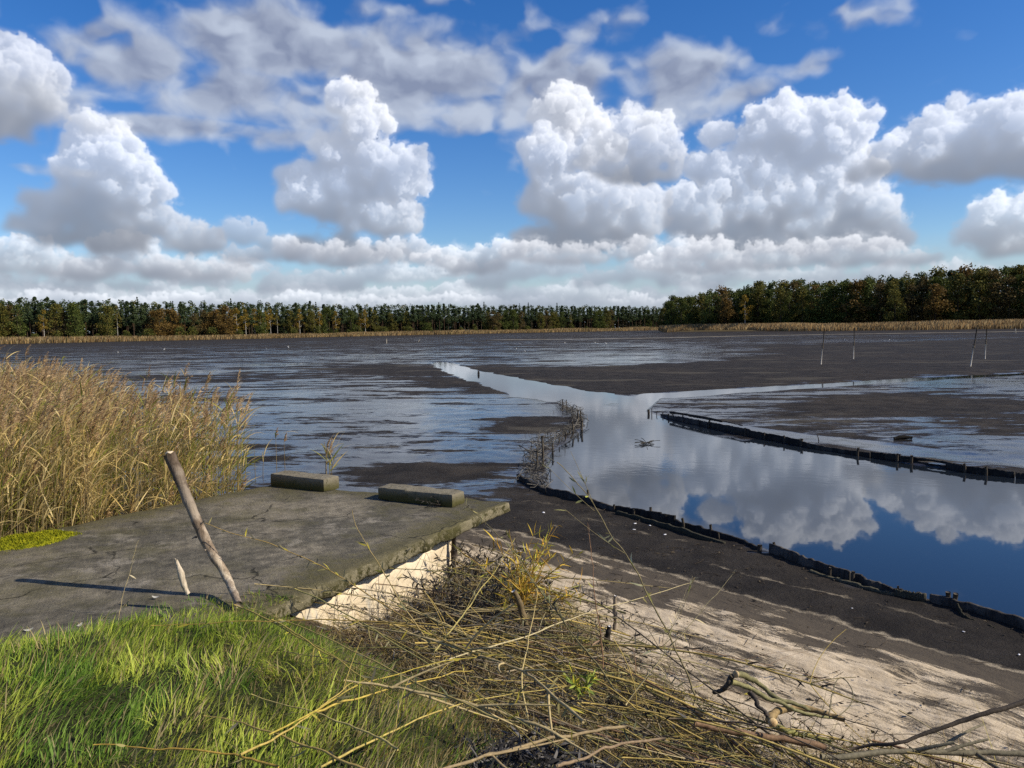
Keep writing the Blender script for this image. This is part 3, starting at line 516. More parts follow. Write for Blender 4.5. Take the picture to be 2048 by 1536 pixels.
def slab_mesh():
    O=outline(SLAB,.045,.10,3); n=len(O); c=O.mean(0)
    nrm=np.roll(O,-1,0)-np.roll(O,1,0); nrm=np.stack([nrm[:,1],-nrm[:,0]],1); nrm/=np.linalg.norm(nrm,axis=1)[:,None]
    if (nrm*(O-c)).sum()<0: nrm=-nrm
    rings=[]
    bz=(fbm(O[:,0]*9,O[:,1]*9,3,8)-.5)
    for inset,z in ((.10,SZ-.125),(.015,SZ-.12),(0,SZ-.10),(.004,SZ-.07),(.0,SZ-.04),(.012,SZ-.014),(.035,SZ-.003),(.08,SZ)):
        zz=z+bz*(.035 if z<SZ-.1 else .016)*(1 if inset<.05 else .3)
        off=inset+(fbm(O[:,0]*14+z*20,O[:,1]*14,3,4)-.5)*.02
        tc=(c-O)/np.linalg.norm(c-O,axis=1)[:,None]
        rings.append(np.column_stack([O+tc*off[:,None]*1.2,zz]))
    g=G(); V=np.concatenate(rings); i=np.arange(len(rings)-1)[:,None]*n;j=np.arange(n)[None];q=np.stack([i+j,i+(j+1)%n,i+n+(j+1)%n,i+n+j],-1).reshape(-1,4)
    area=np.sum(O[:,0]*np.roll(O[:,1],-1)-np.roll(O[:,0],-1)*O[:,1])
    if area<0: q=q[:,::-1]
    g.add(rel(V),q)
    # top and underside as grids clipped to the outline: fan of shrinking rings
    for base,sgn in ((rings[-1],1),(rings[0],-1)):
        fr=np.linspace(1,0,26)[:,None,None]; cc=np.array([c[0],c[1],base[:,2].mean()])
        K=cc+(base-cc)[None]*fr
        if sgn>0:
            K[...,2]=np.where(fr[...,0]<.999,SZ+(fbm(K[...,0]*1.3,K[...,1]*1.3,4,6)-.5)*.02,K[...,2])
        k=len(K); i=np.arange(k-1)[:,None]*n; qq=np.stack([i+j,i+(j+1)%n,i+n+(j+1)%n,i+n+j],-1).reshape(-1,4)
        if (area<0)!=(sgn<0): qq=qq[:,::-1]
        g.add(rel(K.reshape(-1,3)),qq)
    me=g.mesh("slab",True); v=np.concatenate(g.v)+np.array([-2.6,6.7,0])
    attr(me,'rim',np.clip(sdf(v[:,:2],SLAB)/.9,0,1)); return me
CONC=conc_mat()
link("slab",slab_mesh(),CONC,plat)
er=SLAB[5]-SLAB[0]; er=np.array([-1.49,-2.91]); er/=np.linalg.norm(er); en=np.array([er[1],-er[0]])  # along right edge; inward?
if en@(np.array([-2.6,6.7])-SLAB[0])<0: en=-en
def wall_mesh(t0,t1,inset,th,z0,z1,seed):
    a=SLAB[0]+er*t0+en*inset; b=SLAB[0]+er*t1+en*inset
    nx,nz=40,10; g=G()
    s=np.linspace(0,1,nx); h=np.linspace(0,1,nz)
    for off,flip in ((0,False),(th,True)):
        X,Z=np.meshgrid(s,h,indexing='ij')
        top=z1+(fbm(s*5,s*0+off,3,seed)-.5)*.05
        P=a[None,None]+(b-a)*X[...,None]+en*(off+(fbm(X*12,Z*4,4,seed+1)-.5)*.012)[...,None]
        V=np.concatenate([P,(z0+(top[:,None]-z0)*Z)[...,None]],-1).reshape(-1,3)
        i=np.arange(nx-1)[:,None]*nz;j=np.arange(nz-1)[None];q=np.stack([i+j,i+nz+j,i+nz+j+1,i+j+1],-1).reshape(-1,4)
        g.add(rel(V),q[:,::-1] if flip else q)
    A=np.concatenate(g.v);N=nx*nz
    e=[(k*nz+nz-1) for k in range(nx)]; top=[(e[k],e[k+1],N+e[k+1],N+e[k]) for k in range(nx-1)]
    side=[(k,k+1,N+k+1,N+k) for k in range(nz-1)]; o=(nx-1)*nz; side+=[(o+k,N+o+k,N+o+k+1,o+k+1) for k in range(nz-1)]
    g.q.append(np.array(top+side)); return g.mesh("wall",True)
WALLM=wall_mat()
link("support_wall",wall_mesh(.92,3.9,.13,.3,-.05,SZ-.19,5),WALLM,plat)
RUST=plain("rusty_iron",.85,.3,40,.5,.5)
g=G(); p=SLAB[0]+er*1.02+en*.07
g.tubes([(*rel([p[0],p[1],-.1])[:2],-.1),(*rel([p[0]+.005,p[1],.2])[:2],.2),(*rel([p[0]-.01,p[1],.4])[:2],.40),(*rel([p[0],p[1],.6])[:2],.60)],[.024,.02,.024,.022],7,(.06,.045,.032))
g.tubes([(*rel([p[0],p[1],.44])[:2],.42),(*rel([p[0],p[1],.46])[:2],.48)],[.034,.034],7,(.055,.04,.03))
link("support_pipe",g.mesh("pipe",True),RUST,plat)
# fallen stones at the foot and mossy lumps of the rim
def lump(g,c,r,seed,col=(1,1,1),m=14,n=9):
    u=np.linspace(0,2*np.pi,m,endpoint=False);v=np.linspace(0,np.pi,n);uu,vv=np.meshgrid(u,v,indexing='ij')
    d=np.stack([np.cos(uu)*np.sin(vv),np.sin(uu)*np.sin(vv),np.cos(vv)],-1)
    k=1+(fbm(d[...,0]*1.3+d[...,2]*.9+seed,d[...,1]*1.3+seed*2-d[...,2],4,seed)-.5)*.7
    V=np.array(c)+d*np.array(r)*k[...,None]; i=np.arange(m)[:,None]*n;i2=((np.arange(m)+1)%m)[:,None]*n;j=np.arange(n-1)[None]
    g.add(V.reshape(-1,3),np.stack([i+j,i+j+1,i2+j+1,i2+j],-1).reshape(-1,4),None,col)
def block(name,a,b,dep,h,z0,label,seed):
    """cast kerb block lying on the slab; a,b front bottom corners"""
    a=np.array(a[:2]);b=np.array(b[:2]);L=np.linalg.norm(b-a);ux=(b-a)/L;uy=np.array([-ux[1],ux[0]])
    rg=np.random.default_rng(seed)
    nx,ny,nz=26,8,7; g=G()
    def face(fn,n1,n2,flip):
        s,t=np.meshgrid(np.linspace(0,1,n1),np.linspace(0,1,n2),indexing='ij'); V=fn(s,t).reshape(-1,3)
        i=np.arange(n1-1)[:,None]*n2;j=np.arange(n2-1)[None];q=np.stack([i+j,i+n2+j,i+n2+j+1,i+j+1],-1).reshape(-1,4)
        g.add(V,q[:,::-1] if flip else q)
    st=lambda *k:np.stack(np.broadcast_arrays(*k),-1)
    face(lambda s,t:st(s,t,1.),nx,ny,False);face(lambda s,t:st(s,0.,t),nx,nz,False);face(lambda s,t:st(s,1.,t),nx,nz,True)
    face(lambda s,t:st(1.,s,t),ny,nz,False);face(lambda s,t:st(0.,s,t),ny,nz,True);face(lambda s,t:st(s,t,0.),nx,ny,True)
    V=np.concatenate(g.v)
    e=(V-.5)*2; D=np.array([L,dep,h])/2; rd=.022
    q=e*D; core=np.clip(q,-(D-rd),D-rd); dv=q-core; ln=np.linalg.norm(dv,axis=1); V2=core+np.where(ln[:,None]>1e-9,dv/np.maximum(ln,1e-9)[:,None]*np.minimum(ln,rd)[:,None],0)
    V2+=((fbm(V2[:,0]*9+V2[:,2]*7,V2[:,1]*9+V2[:,2]*5,4,seed)-.5)*.035)[:,None]*e*np.array([.5,.6,.6])
    # the ends of the kerb slope a little
    X=a+ux*0; W=np.column_stack([V2[:,0]+L/2,V2[:,1]+dep/2,V2[:,2]+h/2])
    P=np.column_stack([W[:,0:1]*ux+W[:,1:2]*uy,W[:,2]])
    g.v=[P]; o=link(name,g.mesh(name,True),BLOCKM,None,(a[0],a[1],z0)); tag(o,label,"concrete block","kerb blocks lying on the slab"); return o
def block_mat():
    m=Mat("mossy_concrete"); n=m.noise(4,6,.65); n2=m.noise(22,5,.7); g=m.node('ShaderNodeNewGeometry'); z=m.node('ShaderNodeSeparateXYZ',{0:m.co()})
    col=m.mix(m.rng(n,.3,.7),(.13,.115,.08),(.23,.205,.15)); col=m.mix(m.rng(n2,.55,.7),col,(.07,.065,.035)); 
    col=m.mix(m.rng(m.ma('SUBTRACT',z.outputs[2],m.ma('MULTIPLY',n,.2)),.05,-.08),col,(.075,.07,.025))
    return m.out(col,.92,m.bump(m.ma('ADD',n,n2),.7,.02),.15)
BLOCKM=block_mat()
block("concrete_block",U(541,972,SZ),U(648,985,SZ),.26,.16,SZ-.004,"shorter mossy concrete kerb block at the slab's far corner, next to the reeds",4)
block("concrete_block",U(754,999,SZ),U(905,1016,SZ),.25,.145,SZ-.004,"longer pale topped concrete kerb block at the slab's far edge, nearer the channel",9)
# moss cushion at the slab's left rim
def moss_mesh():
    c=U(40,1085,SZ); g=G(); u=np.linspace(0,2*np.pi,48,endpoint=False); K=np.linspace(0,1,14)
    uu,kk=np.meshgrid(u,K,indexing='ij'); r=1+(fbm(np.cos(uu)*1.4+3,np.sin(uu)*1.4,4,5)-.5)*.9
    X=c[0]+.08+np.cos(uu)*kk*r*.34; Y=c[1]+np.sin(uu)*kk*r*.30+ .35*(X-c[0]); Z=SZ-.012+.06*(1-kk**2)+(fbm(X*22,Y*22,4,6)-.5)*.045*(1-kk**4)
    i=np.arange(48)[:,None]*14;i2=((np.arange(48)+1)%48)[:,None]*14;j=np.arange(13)[None]
    g.add(np.stack([X,Y,Z],-1).reshape(-1,3),np.stack([i+j,i+j+1,i2+j+1,i2+j],-1).reshape(-1,4)[:,::-1],None,(1,1,1))
    rg=np.random.default_rng(3); n=5000; k=rg.integers(0,48*14,n); B=np.stack([X,Y,Z],-1).reshape(-1,3)[k]+rg.normal(0,.012,(n,3))*[1,1,.1]
    d=rg.normal(0,.4,(n,3));d[:,2]=1;d/=np.linalg.norm(d,axis=1)[:,None];P=np.stack([B,B+d*.014,B+d*.022],1); a=rg.uniform(0,6.28,n)
    g.strips(P,np.tile([[.006,.005,.001]],(n,1)),np.stack([np.cos(a),np.sin(a),0*a],1),np.ones((n,3))*rg.uniform(.7,1.3,(n,1)))
    return g.mesh("moss",True)
mm=Mat("moss"); mn=mm.noise(14,5,.6); mm.out(mm.mul(mm.at('tint',True),mm.mix(mm.rng(mn,.3,.7),(.12,.14,.008),(.33,.32,.015))),.95,mm.bump(mm.noise(70,3,.7),.6,.02),.1)
moss=link("moss_cushion",moss_mesh(),mm.m); tag(moss,"bright yellow green moss cushion on the slab's left rim beside the reeds","moss")
# ---------------------------------------------------------------- leaning post, stakes
def wood_mat(name,a,b,c):
    m=Mat(name); v=m.map((1,1,.10)); n=m.noise(55,5,.65,v,.4); n2=m.noise(5,4,.6)
    col=m.mix(m.rng(n,.3,.7),a,b); col=m.mix(m.rng(n2,.48,.62),col,c); col=m.mul(col,m.at('tint',True))
    return m.out(col,.85,m.bump(n,.7,.012),.2)
WOOD=wood_mat("weathered_wood",(.10,.075,.052),(.22,.175,.13),(.34,.29,.225))
PALE=wood_mat("bare_pale_wood",(.38,.31,.22),(.60,.52,.39),(.55,.46,.34))
DARKW=wood_mat("wet_dark_wood",(.010,.009,.008),(.030,.026,.022),(.045,.040,.033))
def smooth_path(pts,n):
    pts=np.array(pts,float); d=np.r_[0,np.cumsum(np.linalg.norm(np.diff(pts,axis=0),axis=1))]; t=np.linspace(0,d[-1],n)
    # Catmull-Rom style smoothing
    P=np.stack([np.interp(t,d,pts[:,i]) for i in range(pts.shape[1])],1)
    for _ in range(3):
        Q=P.copy(); Q[1:-1]=(P[:-2]+2*P[1:-1]+P[2:])/4; P=Q
    return P
def stick_mesh(pts,rad,n=40,m=10,knob=.12,seed=1,cols=None,jag=0.):
    P=smooth_path(pts,n); r=np.interp(np.linspace(0,1,n),np.linspace(0,1,len(rad)),rad); rg=np.random.default_rng(seed)
    r=r*(1+knob*(fbm(np.arange(n)*.35,np.zeros(n)+seed,4,seed)-.5)*2)
    P=P+(np.stack([fbm(np.arange(n)*.12,np.zeros(n)+seed+k,3,seed+k) for k in range(3)],1)-.5)*rad[0]*.9
    g=G(); b=P[0].copy(); g.tubes((P-b)[None],r[None],m)
    v=g.v[0].reshape(n,m,3)
    cen=(P-b)[:,None,:]; k=1+knob*.9*(fbm(np.arange(n)[:,None]*.5+np.zeros(m),np.cos(np.arange(m)*2*np.pi/m)[None]*1.2+np.zeros((n,1)),3,seed+9)-.5)*2
    v=cen+(v-cen)*k[...,None]
    if jag: v[-1]+=(P[-1]-P[-2])/np.linalg.norm(P[-1]-P[-2])*rg.uniform(-.2,1,m)[:,None]*jag
    g.v[0]=v.reshape(-1,3)
    if cols is not None:
        c=np.stack([np.interp(np.linspace(0,1,n),np.linspace(0,1,len(cols)),[q[i] for q in cols]) for i in range(3)],1); g.c[0]=np.repeat(c,m,0)
    return g.mesh("stick",True),b
pp=[U(478,1208,.80)]+[AT(x,y,Y) for x,y,Y in ((455,1160,5.33),(430,1112,5.36),(408,1075,5.38),(385,1020,5.40),(362,965,5.42),(341,908,5.44))]
me,b=stick_mesh(pp,[.022,.027,.030,.036,.037,.038,.042],60,14,.13,3,[(1.5,1.5,1.45),(1.9,1.9,1.8),(1.2,1.15,1.1),(.75,.72,.70),(.62,.58,.55)],.02)
post=empty("leaning_post",tuple(b)); tag(post,"thick crooked weathered post leaning left where the grass meets the slab","post")
link("shaft",me,WOOD,post)
tp=pp[-1]-b; g=G()
lump(g,tp+np.array([0,0,.006]),(.034,.034,.016),4,(1.3,1.25,1.15)); link("split_top",g.mesh("top",True),PALE,post)
for (x0,y0,x1,y1,Y) in ((398,1058,409,1040,5.36),(411,1100,421,1094,5.34),(393,1074,384,1078,5.38)):
    g=G(); a=AT(x0,y0,Y)-b; c=AT(x1,y1,Y)-b; g.tubes([[a,(a+c)/2+[0,0,.004],c]],[[.009,.007,.003]],6,(1.3,1.25,1.2)); link("twig_stub",g.mesh("stub",True),WOOD,post)
me,b=stick_mesh([U(376,1186,.86),AT(367,1160,U(376,1186,.86)[1]),AT(359,1140,U(376,1186,.86)[1]),AT(352,1122,U(376,1186,.86)[1])],[.016,.020,.022,.010],24,8,.15,8,None,.02)
o=link("short_stake",me,PALE,None,tuple(b)); tag(o,"short pale splintered stake in the grass beside the leaning post's foot","stake")
# ---------------------------------------------------------------- revetments of the channel
def wall_board(path,h0,h1,th,seed,jit=.013,lift=0.):
    """thin board or netting strip standing along a path (x,y); heights interpolated"""
    P=smooth_path(path,max(12,int(10*len(path)))); n=len(P); t=np.linspace(0,1,n)
    T=np.gradient(P,axis=0);T/=np.linalg.norm(T,axis=1)[:,None];N=np.stack([-T[:,1],T[:,0]],1)
    top=np.interp(t,np.linspace(0,1,len(h1)),h1)*(.50 if seed<40 else .68)+(fbm(t*n*.3,t*0+seed,3,seed)-.5)*jit*2; bot=np.interp(t,np.linspace(0,1,len(h0)),h0)+lift
    lean=(fbm(t*n*.15,t*0+3,2,seed+4)-.5)*.05
    v=[]
    for s_,z in ((-.5,bot),(-.5,(bot+top)/2),(-.5,top),(.5,top),(.5,(bot+top)/2),(.5,bot)):
        off=s_*th+lean*(z-bot)/.2
        v.append(np.column_stack([P+N*off[:,None],z]))
    V=np.stack(v,1); k=6; i=np.arange(n-1)[:,None]*k;j=np.arange(k)[None];j2=(j+1)%k
    q=np.stack([i+j,i+k+j,i+k+j2,i+j2],-1).reshape(-1,4)
    e=[(0,1,2,3),(0,3,4,5)]; e2=[tuple((n-1)*k+x for x in f[::-1]) for f in e]
    return V.reshape(-1,3),np.concatenate([q,np.array(e+e2)])
def fence(name,label,boards,posts,mat,seed,cat="revetment"):
    o0=np.array([*boards[0][0][0],0.])
    f=empty(name,tuple(o0)); tag(f,label,cat); rg=np.random.default_rng(seed)
    for i,(path,h0,h1,th,nm,mt) in enumerate(boards):
        P=smooth_path(np.array(path),max(12,int(10*len(path)))); d=np.r_[0,np.cumsum(np.linalg.norm(np.diff(P,axis=0),axis=1))]; L=d[-1]; a=0.
        while a<L-.05:
            b=a+(L if nm=='netting' else rg.uniform(.7,1.9)); b=L if b>L-.4 else b; u=np.linspace(a,min(b,L)-(.0 if nm=='netting' else rg.uniform(.0,.035)),7); pp=np.stack([np.interp(u,d,P[:,k]) for k in (0,1)],1); hh=lambda h:np.interp(u/L,np.linspace(0,1,len(h)),h)
            k_=1. if nm=='netting' else rg.uniform(.78,1.18); tl=0. if nm=='netting' else rg.normal(0,.012)
            v,q=wall_board(pp,hh(h0),hh(h1)*k_+np.linspace(-tl,tl,7),th*rg.uniform(.7,1.2),seed+i+int(a*10)); g=G(); g.add(v-o0,q,None,(1,1,1)); g.c[0]=g.c[0]*rg.uniform(.6,1.9); link(nm,g.mesh(nm),mt or mat,f); a=b
    for (p,h,r) in posts:
        me,b=stick_mesh([(p[0],p[1],-.25),(p[0]+rg.normal(0,.006),p[1],h*.4),(p[0]+rg.normal(0,.02)*h*3,p[1]+rg.normal(0,.01),h*(.66 if seed<40 else .82))],[r*.85,r*.8,r*.75],12,8,.12,seed+int(h*1000)%17)
        link("post",me,POSTM,f,tuple(b-o0))
    return f
POSTM=wood_mat("wet_post",(.030,.025,.019),(.085,.07,.052),(.11,.095,.07))
NET=Mat("sodden_netting"); nv=NET.noise(90,3,.7); NET.out(NET.mul(NET.at('tint',True),NET.mix(NET.rng(nv,.35,.65),(.022,.021,.015),(.062,.058,.040))),.9,NET.bump(nv,.6,.01),.1); NET=NET.m
pn=lambda *a:[tuple(U(x,y,0)[:2]) for x,y in a]
pt=lambda x,y,h,r=.022:(U(x,y,0)[:2],h,r)
fence("board_revetment","long dark board revetment with stub posts along the far side of the channel",
 [(pn((1322,829),(1345,836),(1420,852),(1490,868),(1560,880),(1600,888)),[-.2,-.2],[.06,.16,.15,.17,.15],.03,"plank",DARKW),
  (pn((1340,834),(1420,850),(1485,864)),[.17,.20,.17],[.21,.25,.22],.045,"rail",DARKW),
  (pn((1600,888),(1640,896),(1715,907),(1800,919)),[-.2,-.2],[.15,.09,.11,.13],.035,"plank",DARKW),
  (pn((1800,919),(1860,927),(1930,938)),[-.02,.05,.02],[.13,.15,.13],.04,"rail",DARKW),
  (pn((1800,920),(1900,934)),[-.2,-.2],[.05,.02],.03,"plank",DARKW),
  (pn((1892,933),(1930,940),(1975,945),(2048,953),(2150,964),(2300,985)),[-.2,-.2],[.15,.13,.08,.10],.035,"plank",DARKW)],
 [pt(1297,826,.17,.045),pt(1303,826,.20,.016),pt(1314,828,.14,.014),pt(1326,830,.14,.02),pt(1337,834,.16,.025),pt(1346,836,.20,.02),pt(1365,840,.24,.022),pt(1399,848,.18,.016),pt(1418,852,.22,.028),pt(1456,860,.18,.025),pt(1491,868,.22,.028),pt(1529,876,.20,.022),pt(1569,883,.21,.026),pt(1602,889,.20,.042),pt(1715,909,.21,.030),pt(1795,920,.19,.030),pt(1823,924,.18,.035),pt(1930,941,.19,.028),pt(1972,947,.18,.028)],DARKW,21)
fence("netting_revetment","near dark revetment with stub posts, running from the brushwood barrier to the gap",
 [(pn((1036,958),(1062,972),(1095,988)),[-.05,-.05],[.16,.12],.05,"plank",DARKW),
  (pn((1095,988),(1150,1000),(1180,1008),(1230,1022)),[-.2,-.2],[.15,.17,.14,.12],.035,"plank",DARKW),
  (pn((1230,1021),(1262,1030),(1310,1041),(1380,1058),(1440,1074),(1490,1088),(1522,1100)),[-.2,-.2],[.13,.15,.17,.12,.11,.09,.04],.03,"plank",DARKW),
  (pn((1232,1027),(1266,1036),(1320,1052),(1400,1078),(1450,1088)),[-.05,-.05],[.06,.07,.09,.10,.04],.03,"netting",NET)],
 [pt(1176,1004,.22,.02),pt(1228,1023,.12,.022),pt(1303,1038,.20,.024),pt(1366,1058,.17,.022),pt(1423,1070,.16,.022),pt(1437,1078,.10,.015),pt(1268,1034,.12,.02),pt(1520,1104,.10,.035)],DARKW,41)
fence("sheet_revetment","near black revetment with torn netting, running right from the gap",
 [(pn((1538,1104),(1600,1128),(1660,1148),(1710,1163),(1790,1189),(1860,1203)),[-.2,-.2],[.13,.14,.13,.13,.10,.12],.03,"plank",DARKW),
  (pn((1860,1203),(1905,1214),(1960,1230),(2048,1258),(2200,1315),(2400,1400)),[-.2,-.2],[.14,.15,.12,.12],.05,"plank",DARKW),
  (pn((1620,1143),(1680,1163),(1760,1184),(1850,1204)),[-.03,-.03],[.02,.035,.03,.045],.05,"netting",NET),
  (pn((1790,1192),(1850,1205)),[-.03,-.03],[.10,.12],.012,"netting",NET),
  (pn((1915,1222),(1930,1240),(1945,1240),(1990,1258)),[-.03,-.03],[.10,.05,.01,.03],.02,"netting",NET)],
 [pt(1550,1106,.15,.02),pt(1661,1154,.12,.020),pt(1706,1164,.14,.024),pt(1795,1190,.11,.012),pt(1897,1210,.15,.03),pt(1908,1214,.16,.028)],DARKW,61)
# ---------------------------------------------------------------- brushwood fascine
def fascine():
    path=np.array([U(x,y,0)[:2] for x,y in ((1085,985),(1066,968),(1064,940),(1072,910),(1090,890),(1120,876),(1140,862),(1158,848),(1155,835),(1135,822),(1120,812))])
    o0=np.array([*path[0],0]); f=empty("brushwood_barrier",tuple(o0)); tag(f,"low grey tangled brushwood barrier with thin posts curving along the channel","barrier")
    P=smooth_path(path,200); rg=np.random.default_rng(5)
    n=380; k=rg.integers(4,196,n); T=(P[np.minimum(k+4,199)]-P[k-4]);T/=np.linalg.norm(T,axis=1)[:,None]
    a=np.arctan2(T[:,1],T[:,0])+rg.normal(0,.55,n); L=rg.uniform(.2,.8,n); pit=rg.normal(0,.3,n)
    thick=np.interp(k,[0,20,60,100,110,130,170,200],[.6,.8,.9,.5,.15,.5,.95,.5]); hz=rg.uniform(0,1,n)**1.3*.27*thick
    c=np.column_stack([P[k]+rg.normal(0,.11,(n,2))*thick[:,None],hz]); d=np.column_stack([np.cos(a)*np.cos(pit),np.sin(a)*np.cos(pit),np.sin(pit)])
    s=np.array([-.5,-.17,.17,.5]); bend=rg.normal(0,.05,(n,1,3))*(1-(2*s)**2)[None,:,None]*2
    C=c[:,None]+d[:,None]*(L[:,None]*s)[...,None]+bend; C[...,2]=np.maximum(C[...,2],-.03)
    g=G(); r=rg.uniform(.003,.009,n); g.tubes(C-o0,r[:,None]*np.array([1,1,.9,.6]),4,rg.uniform(.03,.20,(n,1))*np.array([[1,.93,.80]]),False)
    o=link("twigs",g.mesh("twigs"),TWIGGREY,f); tag(o,kind='stuff')
    for (x,y,h,r_) in ((1087,932,.58,.022),(1105,905,.20,.02),(1075,940,.36,.018),(1118,886,.14,.015),(1131,876,.16,.018),(1140,868,.14,.015),(1146,866,.28,.024),(1163,860,.25,.03),(1156,850,.40,.025),(1161,846,.34,.02),(1125,818,.32,.02),(1133,818,.30,.016)):
        p=U(x,y,0); me,b=stick_mesh([(p[0],p[1],-.3),(p[0],p[1],h/2),(p[0]+rg.normal(0,.01),p[1],h)],[r_,r_,r_*.9],12,7,.1,x%13)
        link("post",me,POSTM,f,tuple(b-o0))
TWIGGREY=plain("grey_twigs",.85,.2,25,.4,.3)
fascine()
# ---------------------------------------------------------------- plants near the camera
GRASSM=leafmat("grass_blades",.38,.55,.25); REEDM=leafmat("reed_leaves",.48,.65,.2); LEAFM=leafmat("willow_leaves",.25,.6,.25); DRYM=leafmat("dry_leaves",.15,.8,.15)
BARK=plain("willow_bark",.75,.25,60,.35,.35,.006,(1,1,1))
def lerp_c(a,b,t): return np.array(a)[None]*(1-t)[:,None]+np.array(b)[None]*t[:,None]
def build_grass():
    rg=np.random.default_rng(1); n=420000
    P=np.column_stack([rg.uniform(-5.2,1.6,n),rg.uniform(1.6,6.4,n)])
    g=sdf(P,GRASSLINE); d=np.hypot(P[:,0],P[:,1])
    tuft=fbm(P[:,0]*1.7,P[:,1]*1.7,4,71); fine=fbm(P[:,0]*7,P[:,1]*7,3,72)
    keep=(g+ (fine-.5)*.75+.06+.45*sm(-1.0,-.3,P[:,0])>.0)&(rg.random(n)<np.clip(.28+1.2*(fine-.25),.12,1)*np.clip(5.2/d,.25,1)**.5*.62)
    right=sm(-1.1,.1,P[:,0]+.25*(P[:,1]-3)); keep&=rg.random(n)>right*.25
    P=P[keep];g=g[keep];tuft=tuft[keep];fine=fine[keep];right=right[keep];n=len(P)
    z=zland(P)[0]-.02; z=np.where(sdf(P,SLAB)>.02,np.maximum(z,SZ-.02),z)
    B=np.column_stack([P,z])
    tf=fbm(P[:,0]*4.2,P[:,1]*4.2,3,79); L=rg.gamma(5,.0165,n)*(.25+.8*tuft+.75*tf)*np.clip(.5+g*.9,.5,1.1)
    az=rg.normal(.2,.55,n)+(fbm(P[:,0]*2.6,P[:,1]*2.6,3,80)-.5)*7; lean=np.clip(rg.normal(.98,.36,n)+(tuft-.5)*1.0,.05,1.6)
    dr=np.column_stack([np.cos(az),np.sin(az),0*az])
    k=5; t=np.linspace(0,1,k)
    ang=lean[:,None]*(.45+.85*t[None]); st=np.stack([np.sin(ang),np.cos(ang)],-1)*(L/(k-1))[:,None,None]
    cum=np.concatenate([np.zeros((n,1,2)),np.cumsum(st[:,:-1],1)],1)
    C=B[:,None]+dr[:,None]*cum[...,0:1]+np.array([0,0,1.])*cum[...,1:2]
    w=(rg.uniform(.0028,.0058,n)*np.where(rg.random(n)<.06,2.0,1.))[:,None]*np.array([.8,1,.9,.6,.08])
    sd=rg.uniform(0,6.28,n); side=np.column_stack([np.cos(sd),np.sin(sd),0*sd])
    q=np.clip(rg.normal(.5,.22,n)+(fine-.5)*.8+(fbm(P[:,0]*.9+3,P[:,1]*.9,3,78)-.5)*1.6,0,1)
    c=lerp_c((.095,.215,.018),(.50,.56,.08),q)
    dk=(fbm(P[:,0]*1.2+9,P[:,1]*1.2,3,75)>.56)[:,None]; c=np.where(dk,c*np.array([.45,.62,.6]),c)
    s=rg.random(n)<(.15+.25*sm(.5,.7,fbm(P[:,0]*2.2,P[:,1]*2.2,3,74))+.55*right); c[s]=lerp_c((.30,.22,.085),(.48,.40,.20),rg.random(s.sum()))
    go=rg.random(n)<.06*right; c[go]=(.40,.26,.03)
    cc=c[:,None,:]*np.array([.62,.8,1.,1.1,1.15])[None,:,None] if False else np.repeat(c[:,None,:],k,1)
    g_=G(); g_.strips(C,w,side,cc); print('grass',n); return g_.mesh("grass",True)
o=link("grass",build_grass(),GRASSM); tag(o,"long green grass with yellow tips on the bank in front of the slab","grass",kind='stuff')
